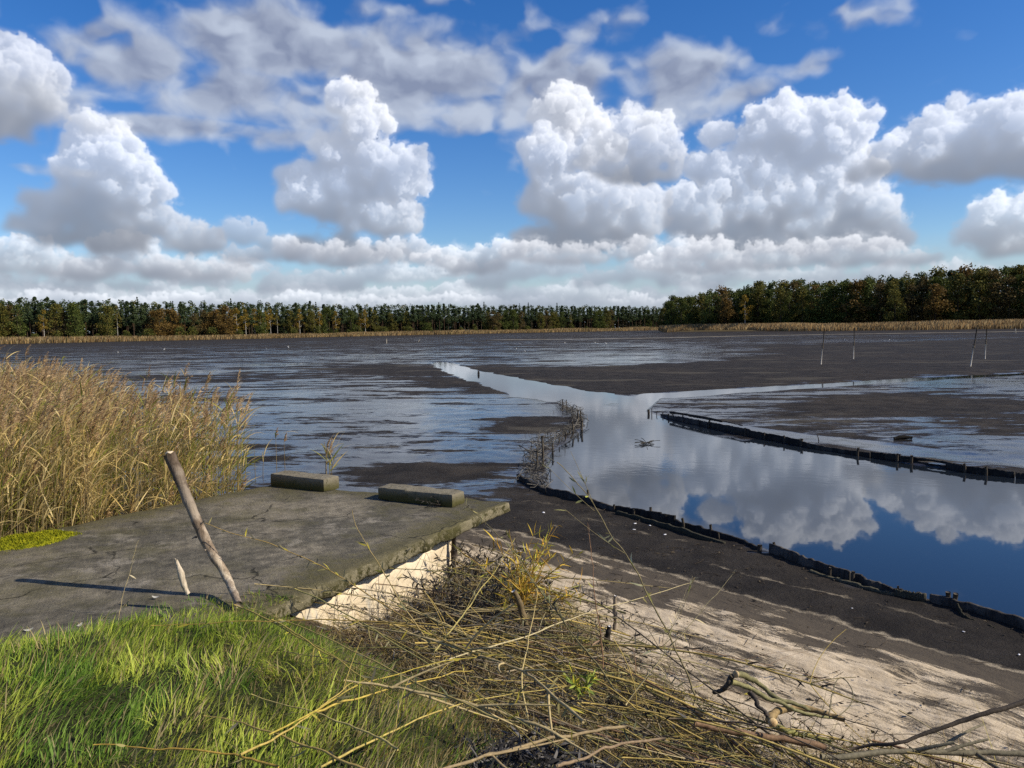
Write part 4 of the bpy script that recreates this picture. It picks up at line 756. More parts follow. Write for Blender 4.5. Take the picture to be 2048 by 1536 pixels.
# ---- reeds
def reeds(g,B,H,rg,green=.3,leaves=8,plume=True,lean=.06,wind=.1,wide=1.):
    """stems with drooping leaves and feathered heads; B (n,3) roots"""
    n=len(B); k=6; t=np.linspace(0,1,k)
    az=rg.normal(wind,1.0,n); le=np.abs(rg.normal(lean,.07,n))
    dr=np.column_stack([np.cos(az),np.sin(az)*.6,0*az])
    C=B[:,None]+np.array([0,0,1.])*(H[:,None]*t*np.cos(le)[:,None])[...,None]+dr[:,None]*(H[:,None]*np.sin(le)[:,None]*(t**1.8)[None])[...,None]
    q=rg.random(n); sc=lerp_c((.30,.225,.10),(.52,.43,.24),q)
    g.tubes(C,np.broadcast_to(np.array([.0042,.0042,.0038,.0032,.0026,.0014]),(n,k))*rg.uniform(.8,1.2,(n,1))*wide,3,sc,False)
    # leaves
    m=leaves; N=n*m; idx=np.repeat(np.arange(n),m); f=rg.uniform(.16,.97,N)**.8; kk=f*(k-1);i0=np.minimum(kk.astype(int),k-2);fr=(kk-i0)[:,None]
    P=C[idx,i0]*(1-fr)+C[idx,i0+1]*fr
    a=np.where(rg.random(N)<.68,rg.normal(.05,.7,N),rg.uniform(0,6.28,N)); L=rg.uniform(.22,.52,N)*(1.05-.35*np.abs(f-.55)); up=rg.uniform(.65,1.35,N)-.25*(f<.4)
    kl=6; ta=np.linspace(0,1,kl); dro=rg.uniform(.2,1.7,N)
    ang=up[:,None]-dro[:,None]*ta[None]**1.3
    stp=np.stack([np.cos(ang),np.sin(ang)],-1)*(L/(kl-1))[:,None,None]; cum=np.concatenate([np.zeros((N,1,2)),np.cumsum(stp[:,:-1],1)],1)
    dl=np.column_stack([np.cos(a),np.sin(a),0*a]); LC=P[:,None]+dl[:,None]*cum[...,0:1]+np.array([0,0,1.])*cum[...,1:2]
    sd=np.cross(dl,[0,0,1.])+rg.normal(0,.5,(N,3)); sd/=np.linalg.norm(sd,axis=1)[:,None]
    w=rg.uniform(.008,.017,N)[:,None]*np.array([.45,.9,1,.85,.5,.06])*wide
    gr=np.clip(green*1.5*(1.15-f)+rg.normal(0,.22,N)+ (fbm(P[:,0]*.9,P[:,1]*.9+P[:,2],3,91)-.5)*1.2*(green>.05),0,1)
    dry_=lerp_c((.66,.48,.16),(.90,.72,.34),rg.random(N)); low=(f<.35)&(rg.random(N)<.5); dry_[low]=lerp_c((.20,.11,.04),(.33,.22,.10),rg.random(low.sum()))
    gc=lerp_c((.20,.235,.04),(.36,.35,.07),rg.random(N)); s=(rg.random(N)<gr)[:,None]
    g.strips(LC,w,sd,np.where(s,gc,dry_))
    if plume:
        has=np.nonzero(rg.random(n)<.75)[0]; nb=60; N=len(has)*nb; idx=np.repeat(has,nb); u=np.tile(np.linspace(0,1,nb),len(has))
        tip=C[idx,-1]; tl=C[idx,-1]-C[idx,-2]; tl/=np.linalg.norm(tl,axis=1)[:,None]
        pl=np.repeat(rg.uniform(.16,.30,len(has)),nb); bow=np.repeat(rg.uniform(.15,.6,len(has)),nb); wa=np.repeat(rg.normal(0,.45,len(has)),nb)
        wd=np.column_stack([np.cos(wa),np.sin(wa),0*wa])
        ax=tip+tl*(pl*(u-.25))[:,None]+wd*(pl*bow*u**2)[:,None]-np.array([0,0,1.])*(pl*bow*.5*u**2.5)[:,None]
        a=rg.uniform(0,6.28,N); bl=rg.uniform(.5,1.,N)*pl*.42*(1.05-u)+.012
        d=tl*.7+np.column_stack([np.cos(a),np.sin(a),0*a])*.45+wd*.55-np.array([0,0,.25]); d/=np.linalg.norm(d,axis=1)[:,None]
        PC=np.stack([ax,ax+d*(bl*.5)[:,None],ax+d*bl[:,None]-np.array([0,0,1.])*(bl*.22)[:,None]],1)
        sd=np.column_stack([-np.sin(a),np.cos(a),rg.normal(0,.4,N)])
        pc=np.repeat(lerp_c((.42,.28,.14),(.70,.53,.31),rg.random(len(has))),nb,0)*rg.uniform(.75,1.25,(N,1))
        g.strips(PC,rg.uniform(.006,.012,N)[:,None]*np.array([.6,1,.1])*wide,sd,pc)
def build_reeds():
    rg=np.random.default_rng(8); n=30000
    P=np.column_stack([rg.uniform(-15,-1.5,n),rg.uniform(5.4,18,n)])
    # the bed ends on a line running away from the slab's far corner
    bed=np.array([(-4.9,6.35),(-4.55,7.2),(-3.95,8.15),(-3.35,9.3),(-3.6,9.95),(-4.1,10.9),(-4.6,11.6),(-5.6,12.2),(-6.4,13.2),(-8.3,15.5),(-14,18),(-15,7.0),(-7,6.2)])
    d=sdf(P,bed); nn=fbm(P[:,0]*.9,P[:,1]*.9,3,61)
    D=np.hypot(*P.T)
    dens=np.clip(1.7-d*.30,.12,1)*np.clip(.3+1.6*(nn-.2),.2,1)
    keep=(d+(nn-.5)*.5>0)&(sdf(P,SLAB)<-.03)&(rg.random(n)<dens*.48)
    # a thinner gap where the lake shows through
    az=np.degrees(np.arctan2(P[:,0],P[:,1])); gap=np.exp(-((az+26.8)/1.3)**2); keep&=rg.random(n)>gap*.55
    P=P[keep]; az=az[keep]; nn=nn[keep]; n=len(P); z=ground_z(P)-.03
    H=rg.normal(1.79,.17,n)+(nn-.5)*.35+np.interp(az,[-45,-33,-30.5,-28,-26.5,-24,-21,-18],[.02,.02,-.02,-.24,-.34,-.16,-.14,-.4])-z*.6
    s=rg.random(n)<.22; H[s]*=rg.uniform(.45,.8,s.sum())
    print('reeds',n)
    g=G(); reeds(g,np.column_stack([P,z]),H,rg,.34,9); return g.mesh("reed_bed",True)
o=link("reed_bed",build_reeds(),REEDM); tag(o,"dense golden and green reed bed along the left side of the slab","reeds",kind='stuff')
# undergrowth of fallen reed leaves at the foot of the bed
def single_reeds():
    rg=np.random.default_rng(12)
    for i,(x,y0,y1,nl,pl,gr,lab) in enumerate((
        (553,948,848,2,True,.0,"thin bare reed stem behind the first kerb block, tallest of the sparse ones"),
        (566,945,872,2,True,.0,"thin reed stem with a drooping head just right of the tallest sparse one"),
        (527,950,880,2,False,.0,"bare bent reed stem between the dense reeds and the first kerb block"),
        (512,955,868,1,False,.0,"bare reed stem at the ragged edge of the dense reeds"),
        (655,952,888,7,True,.25,"short leafy reed tuft standing behind the end of the shorter kerb block"),
        (497,962,862,7,False,.9,"green leafy reed standing at the edge of the golden reed bed"))):
        b=U(x,y0,.05); b[2]=0.; h=AT(x,y1,b[1])[2]
        g=G(); reeds(g,np.zeros((1 if i!=4 else 4,3))+(rg.normal(0,.03,(1 if i!=4 else 4,3))*[1,1,0]),np.full(1 if i!=4 else 4,h)*rg.uniform(.75,1.,1 if i!=4 else 4),rg,gr,nl,pl,.05,wide=1.7)
        o=link("reed",g.mesh("reed",True),REEDM,None,tuple(b)); tag(o,lab,"reed")
single_reeds()
# ---------------------------------------------------------------- cut willow brush
YEL=(.40,.30,.085); OLV=(.17,.155,.055); GRY=(.20,.165,.115); BRN=(.13,.075,.042); DRK=(.050,.040,.030); PAL=(.40,.315,.155)
def willow_leaves(g,C,rg,per_m,cols,size=(.045,.085),t0=.15,width=.011):
    """narrow curled leaves along stems C (n,k,3)"""
    n,k,_=C.shape; Ls=np.linalg.norm(np.diff(C,axis=1),axis=2).sum(1); cnt=np.maximum(1,(Ls*per_m).astype(int)); idx=np.repeat(np.arange(n),cnt); N=len(idx)
    f=rg.uniform(t0,1,N)*(k-1); i0=np.minimum(f.astype(int),k-2); fr=(f-i0)[:,None]; P=C[idx,i0]*(1-fr)+C[idx,i0+1]*fr
    T=C[idx,i0+1]-C[idx,i0]; T/=np.linalg.norm(T,axis=1)[:,None]+1e-9
    d=T*.6+rg.normal(0,.55,(N,3)); d/=np.linalg.norm(d,axis=1)[:,None]; L=rg.uniform(*size,N)
    s=np.cross(d,rg.normal(0,1,(N,3))); s/=np.linalg.norm(s,axis=1)[:,None]+1e-9; up=np.cross(s,d)
    kl=5; t=np.linspace(0,1,kl); cv=rg.normal(0,.35,N)
    LC=P[:,None]+d[:,None]*(L[:,None]*t)[...,None]+up[:,None]*((L*cv)[:,None]*(t*t))[...,None]
    w=np.array([.25,.9,1,.65,.05])*rg.uniform(.6,1.1,N)[:,None]*width
    c=np.array(cols)[rg.integers(0,len(cols),N)]*rg.uniform(.7,1.3,(N,1))
    g.strips(LC,w,s,c)
def branch_mesh(P,r0,r1,col,m=6,n=None,twigs=0,seed=0,kink=.02):
    rg=np.random.default_rng(seed); n=n or max(8,int(len(P)*6)); C=smooth_path(P,n); L=np.linalg.norm(np.diff(C,axis=0),axis=1).sum()
    C=C+np.column_stack([(fbm(np.arange(n)*.3,np.zeros(n)+seed*3+j,4,seed+j)-.5) for j in range(3)])*kink*2
    r=np.linspace(r0,r1,n)*(1+.25*(fbm(np.arange(n)*.6,np.zeros(n)+seed,3,seed)-.5)*2)
    b=C[0].copy(); g=G(); g.tubes((C-b)[None],r[None],m,np.array([col])); TW=[]
    for i in range(twigs):
        k=rg.integers(int(n*.2),n-2); T=C[k+1]-C[k]; T/=np.linalg.norm(T); d=T*.8+rg.normal(0,.5,3)+[0,0,.15]; d/=np.linalg.norm(d); l=rg.uniform(.12,.4)
        q=np.linspace(0,1,6)[:,None]; TC=(C[k]-b)+d*l*q+T*l*.35*q**2; TW.append(TC)
    if TW:
        TW=np.array(TW); g.tubes(TW,np.full((len(TW),6),r1*.9)*np.linspace(1,.5,6),4,np.array([col]*len(TW))*1.1,False)
    return g.mesh("branch",True),b,(C-b),TW
SUNLEAF=[(.13,.14,.07),(.20,.19,.10),(.30,.26,.10),(.42,.36,.05),(.09,.085,.06)]
DARKLEAF=[(.030,.027,.024),(.050,.045,.040),(.085,.080,.072),(.018,.017,.016),(.11,.095,.07)]
def branch(name,pts,r0,r1,col,label,cat="branch",leaves=0,cols=SUNLEAF,twigs=0,seed=0,m=7,kink=.012,group=None,cut=None):
    P=[AT(x,y,Y) for x,y,Y in pts]
    me,b,C,TW=branch_mesh(np.array(P),r0,r1,col,m,None,twigs,seed,kink)
    root=link(name,me,BARK,None,tuple(b)); tag(root,label,cat,group)
    if leaves:
        g=G(); rg=np.random.default_rng(seed+7); willow_leaves(g,C[None],rg,leaves,cols)
        if len(TW): willow_leaves(g,TW,rg,leaves*1.5,cols)
        link("leaves",g.mesh("leaves",True),LEAFM,root)
    if cut is not None:
        d=C[0]-C[1]; d/=np.linalg.norm(d); g=G(); r=r0*1.02; a=np.cross(d,[0,0,1.]); a/=np.linalg.norm(a); bb=np.cross(d,a); th=np.linspace(0,2*np.pi,16,endpoint=False)
        ring=d*.003+r*(a*np.cos(th)[:,None]+bb*np.sin(th)[:,None]); V=np.concatenate([[d*.004],ring,ring-d*.006]); j=np.arange(16)
        g.add(V,np.stack([1+j,1+(j+1)%16,17+(j+1)%16,17+j],-1)[:,::-1],np.stack([0*j,1+j,1+(j+1)%16],-1),np.concatenate([[(.35,.22,.10)],np.tile([[.62,.46,.24]],(32,1))])); link("cut_face",g.mesh("cut"),PALEWOODC,root)
    return root
PALEWOODC=plain("fresh_cut_wood",.8,.2,80,.25,.2)
YL=lambda x,y,z: U(x,y,z)[1]
def zb(pts,z): return [(x,y,float(U(x,y,zz)[1])) for (x,y),zz in zip(pts,np.linspace(z[0],z[1],len(pts)))]
def brush():
    B=branch
    B("willow_branch",zb([(690,1362),(800,1376),(900,1398),(1000,1424),(1080,1452),(1150,1484)],(1.0,.86)),.005,.008,PAL,"long straight pale cut branch lying over the grass, topmost in the middle foreground",twigs=5,leaves=3,seed=1)
    B("willow_branch",zb([(664,1243),(760,1258),(860,1277),(950,1305),(1055,1348),(1110,1395),(1165,1445)],(.86,.92)),.003,.008,PAL,"pale bent cut branch arching from the grass edge down to the leaf litter",twigs=7,leaves=4,seed=2)
    B("willow_branch",zb([(880,1536),(980,1512),(1080,1480),(1180,1462),(1250,1455)],(.95,.8)),.006,.008,(.28,.21,.11),"straw brown branch lying across the bottom edge over the dark leaf litter",seed=3,twigs=3)
    B("willow_branch",zb([(1110,1540),(1180,1512),(1240,1485),(1330,1478)],(.9,.75)),.007,.006,(.24,.17,.10),"short brown branch at the bottom edge beside the dark leaf litter",seed=4)
    B("willow_branch",zb([(1545,1447),(1538,1438),(1552,1424),(1580,1416),(1620,1417),(1655,1428),(1690,1440)],(.52,.46)),.025,.013,(.27,.19,.085),"curved orange brown cut branch stub showing its round pale cut face",seed=5,cut=1,m=12,kink=.006)
    B("willow_branch",zb([(1552,1452),(1575,1468),(1610,1470),(1660,1483)],(.48,.42)),.016,.008,(.25,.235,.075),"olive green branch stub just below the round pale cut face",seed=6,m=10)
    B("willow_branch",zb([(1390,1447),(1450,1462),(1520,1473),(1590,1482),(1650,1496)],(.6,.45)),.014,.018,(.19,.115,.062),"thick reddish brown branch lying below the curved cut stub",seed=7,m=10)
    B("willow_branch",zb([(1640,1516),(1760,1507),(1860,1502),(1960,1504),(2080,1512)],(.5,.45)),.013,.015,(.155,.135,.085),"long thick grey green branch lying flat at the bottom right edge",seed=8,m=10,twigs=4)
    B("willow_branch",zb([(1700,1499),(1800,1487),(1900,1452),(1980,1425),(2090,1388)],(.45,.75)),.008,.013,(.060,.046,.032),"dark branch rising diagonally to the right edge above the brush",seed=9,m=9)
    B("willow_branch",zb([(1473,1346),(1495,1354),(1520,1370),(1560,1400),(1620,1420)],(.72,.5)),.019,.009,(.17,.155,.07),"stout olive cut branch with a blunt end, highest in the right brush pile",seed=10,m=10,cut=1)
    B("willow_branch",zb([(1425,1385),(1450,1376),(1460,1364),(1462,1352)],(.6,.7)),.011,.015,(.065,.052,.035),"dark crooked branch fork left of the stout olive cut branch",seed=11,m=9)
    B("willow_branch",zb([(1500,1384),(1515,1410),(1535,1430),(1550,1440)],(.62,.5)),.014,.009,(.05,.04,.032),"short dark branch between the olive cut branch and the curved stub",seed=12,m=9)
    B("willow_branch",zb([(1462,1362),(1500,1376),(1540,1400),(1600,1426),(1680,1438)],(.68,.45)),.015,.006,(.23,.21,.09),"yellow green branch running under the stout olive cut branch",seed=13,m=9)
    B("willow_twig",zb([(1658,1428),(1664,1390),(1672,1362),(1680,1354),(1692,1360),(1704,1378),(1707,1396),(1698,1416),(1680,1430)],(.50,.5)),.0035,.003,(.16,.14,.08),"thin green twig bent into an upright loop above the brush pile",cat="twig",seed=14,m=6,kink=.003)
    # shoots reaching over the slab and the grass
    B("willow_shoot",[(905,1300,4.6),(835,1250,4.8),(765,1208,5.0),(690,1158,5.15),(620,1118,5.25),(540,1088,5.3),(470,1068,5.3),(412,1046,5.3)],.0055,.002,(.34,.235,.075),"long yellow willow shoot with sparse leaves arching up over the slab toward the leaning post",cat="shoot",leaves=14,seed=15)
    B("willow_shoot",[(860,1290,4.7),(800,1200,4.9),(745,1110,5.1),(715,1060,5.2),(703,1018,5.25)],.005,.002,(.33,.25,.10),"upright willow shoot with pale leaves at its tip, in front of the slab",cat="shoot",leaves=14,seed=16)
    B("willow_shoot",zb([(960,1310),(800,1245),(680,1238),(560,1240),(450,1244),(300,1250)],(.95,.95)),.0045,.0018,(.33,.225,.06),"orange willow shoot lying level over the top of the grass mound",cat="shoot",leaves=8,seed=17)
    B("willow_shoot",zb([(1000,1440),(860,1380),(720,1310),(600,1250),(500,1215)],(.95,.95)),.005,.002,(.36,.28,.09),"yellow willow shoot running from the pale branch up to the leaning post's foot",cat="shoot",leaves=5,seed=18)
    B("willow_shoot",zb([(560,1536),(470,1508),(380,1500),(280,1492),(190,1488)],(1.0,1.02)),.005,.002,(.38,.25,.05),"yellow willow shoot low in the grass at the bottom edge",cat="shoot",leaves=9,seed=19)
    B("willow_shoot",zb([(760,1560),(660,1510),(560,1470),(480,1445),(410,1430)],(1.0,1.0)),.006,.002,(.34,.25,.08),"willow shoot with curled grey leaves crossing the lower grass",cat="shoot",leaves=11,seed=20)
    B("willow_shoot",zb([(540,1470),(640,1420),(700,1375),(850,1330),(1000,1310)],(1.02,.95)),.004,.002,(.42,.33,.06),"bright yellow willow shoot crossing behind the long pale branch",cat="shoot",seed=21,leaves=3)
    B("willow_shoot",[(1240,1390,4.0),(1130,1250,4.7),(1040,1120,5.6),(985,1060,6.0),(930,1010,6.4)],.006,.002,(.20,.165,.07),"olive willow shoot rising across the slab's right corner with leaf tufts",cat="shoot",leaves=26,seed=22,cols=SUNLEAF[:3]+[(.07,.065,.05)])
    # standing stalks
    B("weed_stalk",[(1392,1392,3.95),(1345,1285,4.0),(1290,1175,4.05),(1225,1070,4.1),(1180,1000,4.12),(1150,955,4.12),(1112,922,4.1)],.0055,.0018,(.21,.175,.085),"tall thin leaning weed stalk with few leaves in front of the mud bank",cat="stalk",leaves=7,seed=23,cols=[(.33,.35,.07),(.42,.40,.14),(.5,.5,.3)],twigs=5)
    B("weed_stalk",[(1207,1335,4.3),(1198,1260,4.32),(1190,1180,4.35),(1183,1110,4.36),(1178,1045,4.37)],.004,.0015,(.27,.155,.085),"upright reddish grass stalk with a pink seed head left of the tall stalk",cat="stalk",leaves=10,seed=24,cols=[(.40,.20,.15),(.45,.30,.20),(.35,.33,.10)])
    B("grass_stem",[(1250,1410,3.9),(1330,1305,3.95),(1400,1225,3.98),(1470,1140,4.0)],.003,.0012,(.52,.43,.22),"pale dry grass stem leaning right over the sandy bank",cat="stem",leaves=4,seed=25,cols=[(.55,.46,.26)],twigs=4)
    B("grass_stem",[(235,1245,4.9),(250,1180,4.95),(265,1120,4.97),(281,1073,4.98)],.0022,.0010,(.50,.40,.20),"single thin grass stem with a seed tip before the slab on the left",cat="stem",leaves=4,seed=26,cols=[(.55,.47,.30)])
    for (p,r,lab,c,nm) in ((((1229,1262),(1230,1225),(1231,1192)),.014,"short upright weathered stick standing in the sand at the brush pile's edge",(.26,.21,.15),'stick'),(((1213,1300),(1216,1275),(1219,1254)),.020,"dark broken stump beside the short upright stick",(.035,.028,.022),'stump')):
        b=U(*p[0],.32); me,bb=stick_mesh([AT(x,y,b[1]) for x,y in p],[r*.9,r,r*.85],20,8,.2,int(p[0][0]),[c,c],.012)
        o=link("upright_"+nm,me,BARK,None,tuple(bb)); tag(o,lab,nm)
    b=U(1052,1250,.45); me,bb=stick_mesh([AT(x,y,b[1]) for x,y in ((1052,1252),(1044,1222),(1034,1195),(1028,1182))],[.020,.024,.023,.019],24,9,.18,3,[(.15,.11,.055)]*2,.01)
    o=link("sapling_stump",me,BARK,None,tuple(bb)); tag(o,"short brown sapling stump under the yellow shoots","stump")
brush()
def yellow_shrub():
    b=U(1040,1205,.45); Y=b[1]; rg=np.random.default_rng(4); root=empty("willow_shrub",tuple(b)); tag(root,"small bushy willow shrub with bright yellow orange leaves beside the slab's corner","shrub")
    n=34; a=rg.normal(1.35,.55,n); L=rg.uniform(.18,.62,n); t=np.linspace(0,1,8)
    d=np.column_stack([np.cos(a),rg.normal(0,.35,n),np.sin(a)]); C=d[:,None]*(L[:,None]*t)[...,None]+np.column_stack([rg.normal(0,.04,n),rg.normal(0,.04,n),rg.uniform(-.05,.05,n)])[:,None]
    C[...,0]+=(t**2*.10)[None]*rg.normal(.2,1,n)[:,None]
    g=G(); g.tubes(C,np.broadcast_to(np.linspace(.004,.0012,8),(n,8)),4,np.tile([[.42,.26,.05]],(n,1))*rg.uniform(.7,1.2,(n,1)),False); link("stems",g.mesh("stems"),BARK,root)
    g=G(); willow_leaves(g,C,rg,26,[(.58,.38,.04),(.62,.44,.05),(.50,.28,.03),(.45,.42,.06),(.30,.30,.06)],(.06,.13),.1,.011); link("leaves",g.mesh("leaves",True),LEAFM,root)
yellow_shrub()
def cross_shoots():
    for i,(pts,z,c) in enumerate((
        ([(470,1208),(580,1262),(700,1330),(800,1386)],(.93,.98),YEL),([(545,1238),(640,1298),(720,1350),(795,1402)],(.95,1.0),(.46,.34,.08)),
        ([(590,1176),(700,1232),(850,1322),(1000,1418),(1160,1522)],(.92,.95),(.42,.35,.11)),([(690,1236),(800,1285),(910,1350),(1010,1430),(1085,1505)],(.85,.95),YEL),
        ([(630,1422),(740,1390),(850,1362),(945,1338)],(1.0,.9),(.50,.37,.08)),([(480,1512),(580,1456),(660,1402),(705,1366)],(1.02,1.0),(.44,.33,.09)),
        ([(800,1500),(690,1446),(590,1412),(500,1390)],(1.0,1.0),(.40,.33,.12)),([(940,1120),(1080,1210),(1250,1310),(1400,1405)],(.45,.6),(.30,.27,.09)),
        ([(860,1140),(1000,1215),(1160,1295),(1330,1385)],(.55,.65),(.34,.29,.11)),([(780,1200),(930,1270),(1120,1350),(1290,1452)],(.7,.75),(.44,.35,.13)),
        ([(850,1330),(1000,1290),(1180,1225),(1385,1165)],(.85,.6),(.50,.42,.23)),([(870,1300),(930,1225),(985,1150),(1030,1075)],(.8,.75),(.40,.33,.11)),
        ([(1060,1450),(1040,1350),(1065,1250),(1075,1170)],(.8,.75),(.46,.36,.15)),([(640,1536),(800,1450),(950,1400),(1140,1372)],(1.0,.8),(.45,.35,.10)))):
        branch("willow_shoot",zb(pts,z),.0048,.0018,c,"long thin yellow willow shoot crossing the grass edge and the brush heap","shoot",leaves=5 if i%2 else 2,seed=200+i,twigs=i%3,group="yellow willow shoots across the grass edge")
cross_shoots()
def herb():
    b=U(1160,1395,.72); rg=np.random.default_rng(6); g=G(); n=14; a=rg.uniform(0,6.28,n); t=np.linspace(0,1,6); L=rg.uniform(.06,.14,n)
    C=np.column_stack([np.cos(a)*.6,np.sin(a)*.6,np.ones(n)])[:,None]*(L[:,None]*t)[...,None]; g.tubes(C,np.full((n,6),.0016),4,np.tile([[.22,.26,.07]],(n,1)),False); willow_leaves(g,C,rg,70,[(.22,.30,.05),(.30,.34,.06),(.50,.42,.04)],(.03,.06),.2,.012)
    o=link("green_herb",g.mesh("herb",True),LEAFM,None,tuple(b)); tag(o,"small fresh green leafy herb in the middle of the brush pile","plant")
herb()
# the heap of thin branches: each its own object, copied from a few kinds
PILE=px([(600,1235),(720,1180),(860,1120),(1000,1090),(1100,1130),(1200,1230),(1330,1330),(1480,1390),(1700,1430),(2100,1460),(2300,1700),(1500,1700),(1150,1560),(1050,1440),(900,1330),(720,1260)],.5)
def pile_branches():
    rg=np.random.default_rng(33); protos=[]
    cols=[(.46,.34,.10),(.27,.24,.08),(.36,.29,.19),(.21,.125,.07),(.08,.065,.045),(.50,.40,.21),(.42,.33,.15),(.16,.125,.08)]
    for i in range(26):
        L=rg.uniform(1.0,2.4); n=9; t=np.linspace(0,1,n); bow=rg.normal(0,.10)
        P=np.column_stack([L*t,bow*np.sin(t*np.pi)*L,rg.uniform(.0,.10)*np.sin(t*np.pi)*L+rg.normal(0,.05)*t*L])
        r=rg.uniform(.0035,.0085); me,b,C,TW=branch_mesh(P,r,r*.4,cols[i%8],5,14,int(rg.integers(1,5)),i+50,.02)
        g=G(); willow_leaves(g,C[None],rg,9 if i%3 else 20,DARKLEAF if i%3 else DARKLEAF+SUNLEAF,(.04,.08),.35,.010)
        protos.append((me,g.mesh("leaves",True)))
    main=np.array([.80,-.60]); main/=np.linalg.norm(main); cnt=0
    P=np.column_stack([rg.uniform(-1.5,3.2,4000),rg.uniform(2.3,7.6,4000)]); P=P[sdf(P,PILE)>.05]
    labs={0:"thin yellow willow branch in the heap of cut brush on the bank",1:"thin olive willow branch in the heap of cut brush on the bank",2:"thin grey willow branch in the heap of cut brush on the bank",3:"thin brown willow branch in the heap of cut brush on the bank",4:"thin blackish willow branch in the heap of cut brush on the bank",5:"thin pale willow branch in the heap of cut brush on the bank",6:"thin tan willow branch in the heap of cut brush on the bank",7:"thin dark brown willow branch in the heap of cut brush on the bank"}
    for p in P[:285]:
        i=int(rg.integers(0,26)); c=i%8; a=math.atan2(main[1],main[0])+rg.normal(0,.36)+(math.pi if rg.random()<.5 else 0)
        me,lf=protos[i]; sc=rg.uniform(.6,1.1); mid=p; L=1.2*sc; st=mid-np.array([math.cos(a),math.sin(a)])*L*.5; en_=mid+np.array([math.cos(a),math.sin(a)])*L*.5
        if sdf(np.array([st,en_]),SLAB).max()>-.02: continue
        z0,z1=ground_z([st,en_]); zz=rg.uniform(.03,.30); pitch=math.atan2(z0-z1,L)+rg.normal(0,.05)
        o=bpy.data.objects.new("brush_branch",me); COL.objects.link(o)
        if not me.materials: me.materials.append(BARK)
        o.location=(st[0],st[1],z0+zz); o.rotation_euler=(rg.uniform(-.6,.6),pitch,a); o.scale=(sc,)*3; tag(o,labs[c],"branch","%s branches heaped on the bank"%labs[c].split()[1:][0] if c!=7 else "dark brown branches heaped on the bank")
        l=bpy.data.objects.new("leaves",lf); COL.objects.link(l); l.parent=o
        if not lf.materials: lf.materials.append(LEAFM)
pile_branches()
def litter():
    """fallen willow leaves and snapped twigs covering the bank under the heap"""
    rg=np.random.default_rng(44); n=60000; P=np.column_stack([rg.uniform(-1.6,3.6,n),rg.uniform(1.8,7.8,n)]); d=sdf(P,PILE); nn=fbm(P[:,0]*2.2,P[:,1]*2.2,4,81)
    kp=(d+(nn-.5)*.9>0)&(rg.random(n)<.62)&(sdf(P,SLAB)<-.06); P=P[kp]; n=len(P); z=ground_z(P); h=rg.gamma(1.3,.035,n)
    B=np.column_stack([P,z+h]); a=rg.uniform(0,6.28,n); pit=rg.normal(.1,.5,n); d=np.column_stack([np.cos(a)*np.cos(pit),np.sin(a)*np.cos(pit),np.sin(pit)]); L=rg.uniform(.04,.10,n)
    s=np.cross(d,rg.normal(0,1,(n,3)));s/=np.linalg.norm(s,axis=1)[:,None]; up=np.cross(s,d); t=np.linspace(0,1,4); cv=rg.normal(0,.45,n)
    C=B[:,None]+d[:,None]*(L[:,None]*t)[...,None]+up[:,None]*((L*cv)[:,None]*t**2)[...,None]
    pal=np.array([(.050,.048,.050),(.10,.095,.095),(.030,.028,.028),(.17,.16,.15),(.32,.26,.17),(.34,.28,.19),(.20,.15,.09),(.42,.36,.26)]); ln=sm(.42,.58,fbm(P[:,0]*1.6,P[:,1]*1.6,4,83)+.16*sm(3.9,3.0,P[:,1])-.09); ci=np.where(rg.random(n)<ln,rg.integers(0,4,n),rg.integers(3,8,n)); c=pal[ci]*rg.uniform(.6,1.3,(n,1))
    # the bottom of the heap is a mat of blackened leaves
    g=G(); g.strips(C,np.array([.3,1,.8,.05])*rg.uniform(.005,.011,n)[:,None],s,c)
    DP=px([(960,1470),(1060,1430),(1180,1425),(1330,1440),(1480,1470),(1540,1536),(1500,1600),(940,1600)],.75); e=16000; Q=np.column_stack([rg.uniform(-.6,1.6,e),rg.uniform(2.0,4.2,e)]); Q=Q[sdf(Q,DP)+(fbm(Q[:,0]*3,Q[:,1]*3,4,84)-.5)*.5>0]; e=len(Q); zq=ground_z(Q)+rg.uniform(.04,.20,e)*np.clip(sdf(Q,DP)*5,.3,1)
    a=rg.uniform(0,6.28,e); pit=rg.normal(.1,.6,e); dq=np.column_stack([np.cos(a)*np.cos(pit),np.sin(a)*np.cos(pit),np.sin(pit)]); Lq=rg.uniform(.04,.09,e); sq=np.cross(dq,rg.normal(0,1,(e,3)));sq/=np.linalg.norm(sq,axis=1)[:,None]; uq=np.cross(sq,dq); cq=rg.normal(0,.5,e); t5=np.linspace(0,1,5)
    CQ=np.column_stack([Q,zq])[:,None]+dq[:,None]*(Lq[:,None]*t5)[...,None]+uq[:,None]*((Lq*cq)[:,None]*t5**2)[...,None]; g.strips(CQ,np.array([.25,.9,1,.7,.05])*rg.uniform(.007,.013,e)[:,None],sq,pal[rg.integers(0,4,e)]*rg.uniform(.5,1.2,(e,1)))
    m=5200; k=rg.integers(0,n,m); a=rg.normal(-.64,.6,m); pit=rg.normal(0,.16,m); L=rg.uniform(.15,.7,m); d=np.column_stack([np.cos(a)*np.cos(pit),np.sin(a)*np.cos(pit),np.sin(pit)]); b=B[k]+np.column_stack([0*a,0*a,rg.uniform(0,.07,m)])
    t=np.linspace(-.5,.5,5); C=b[:,None]+d[:,None]*(L[:,None]*t)[...,None]+rg.normal(0,.03,(m,1,3))*(1-4*t*t)[None,:,None]
    cc=np.array([(.34,.27,.15),(.27,.22,.09),BRN,GRY,YEL,(.44,.35,.17)])[rg.integers(0,6,m)]*rg.uniform(.5,1.2,(m,1))
    g.tubes(C,np.broadcast_to(np.array([.9,1,1,.9,.6]),(m,5))*rg.uniform(.0008,.0021,m)[:,None],3,cc,False)
    return g.mesh("litter",True)
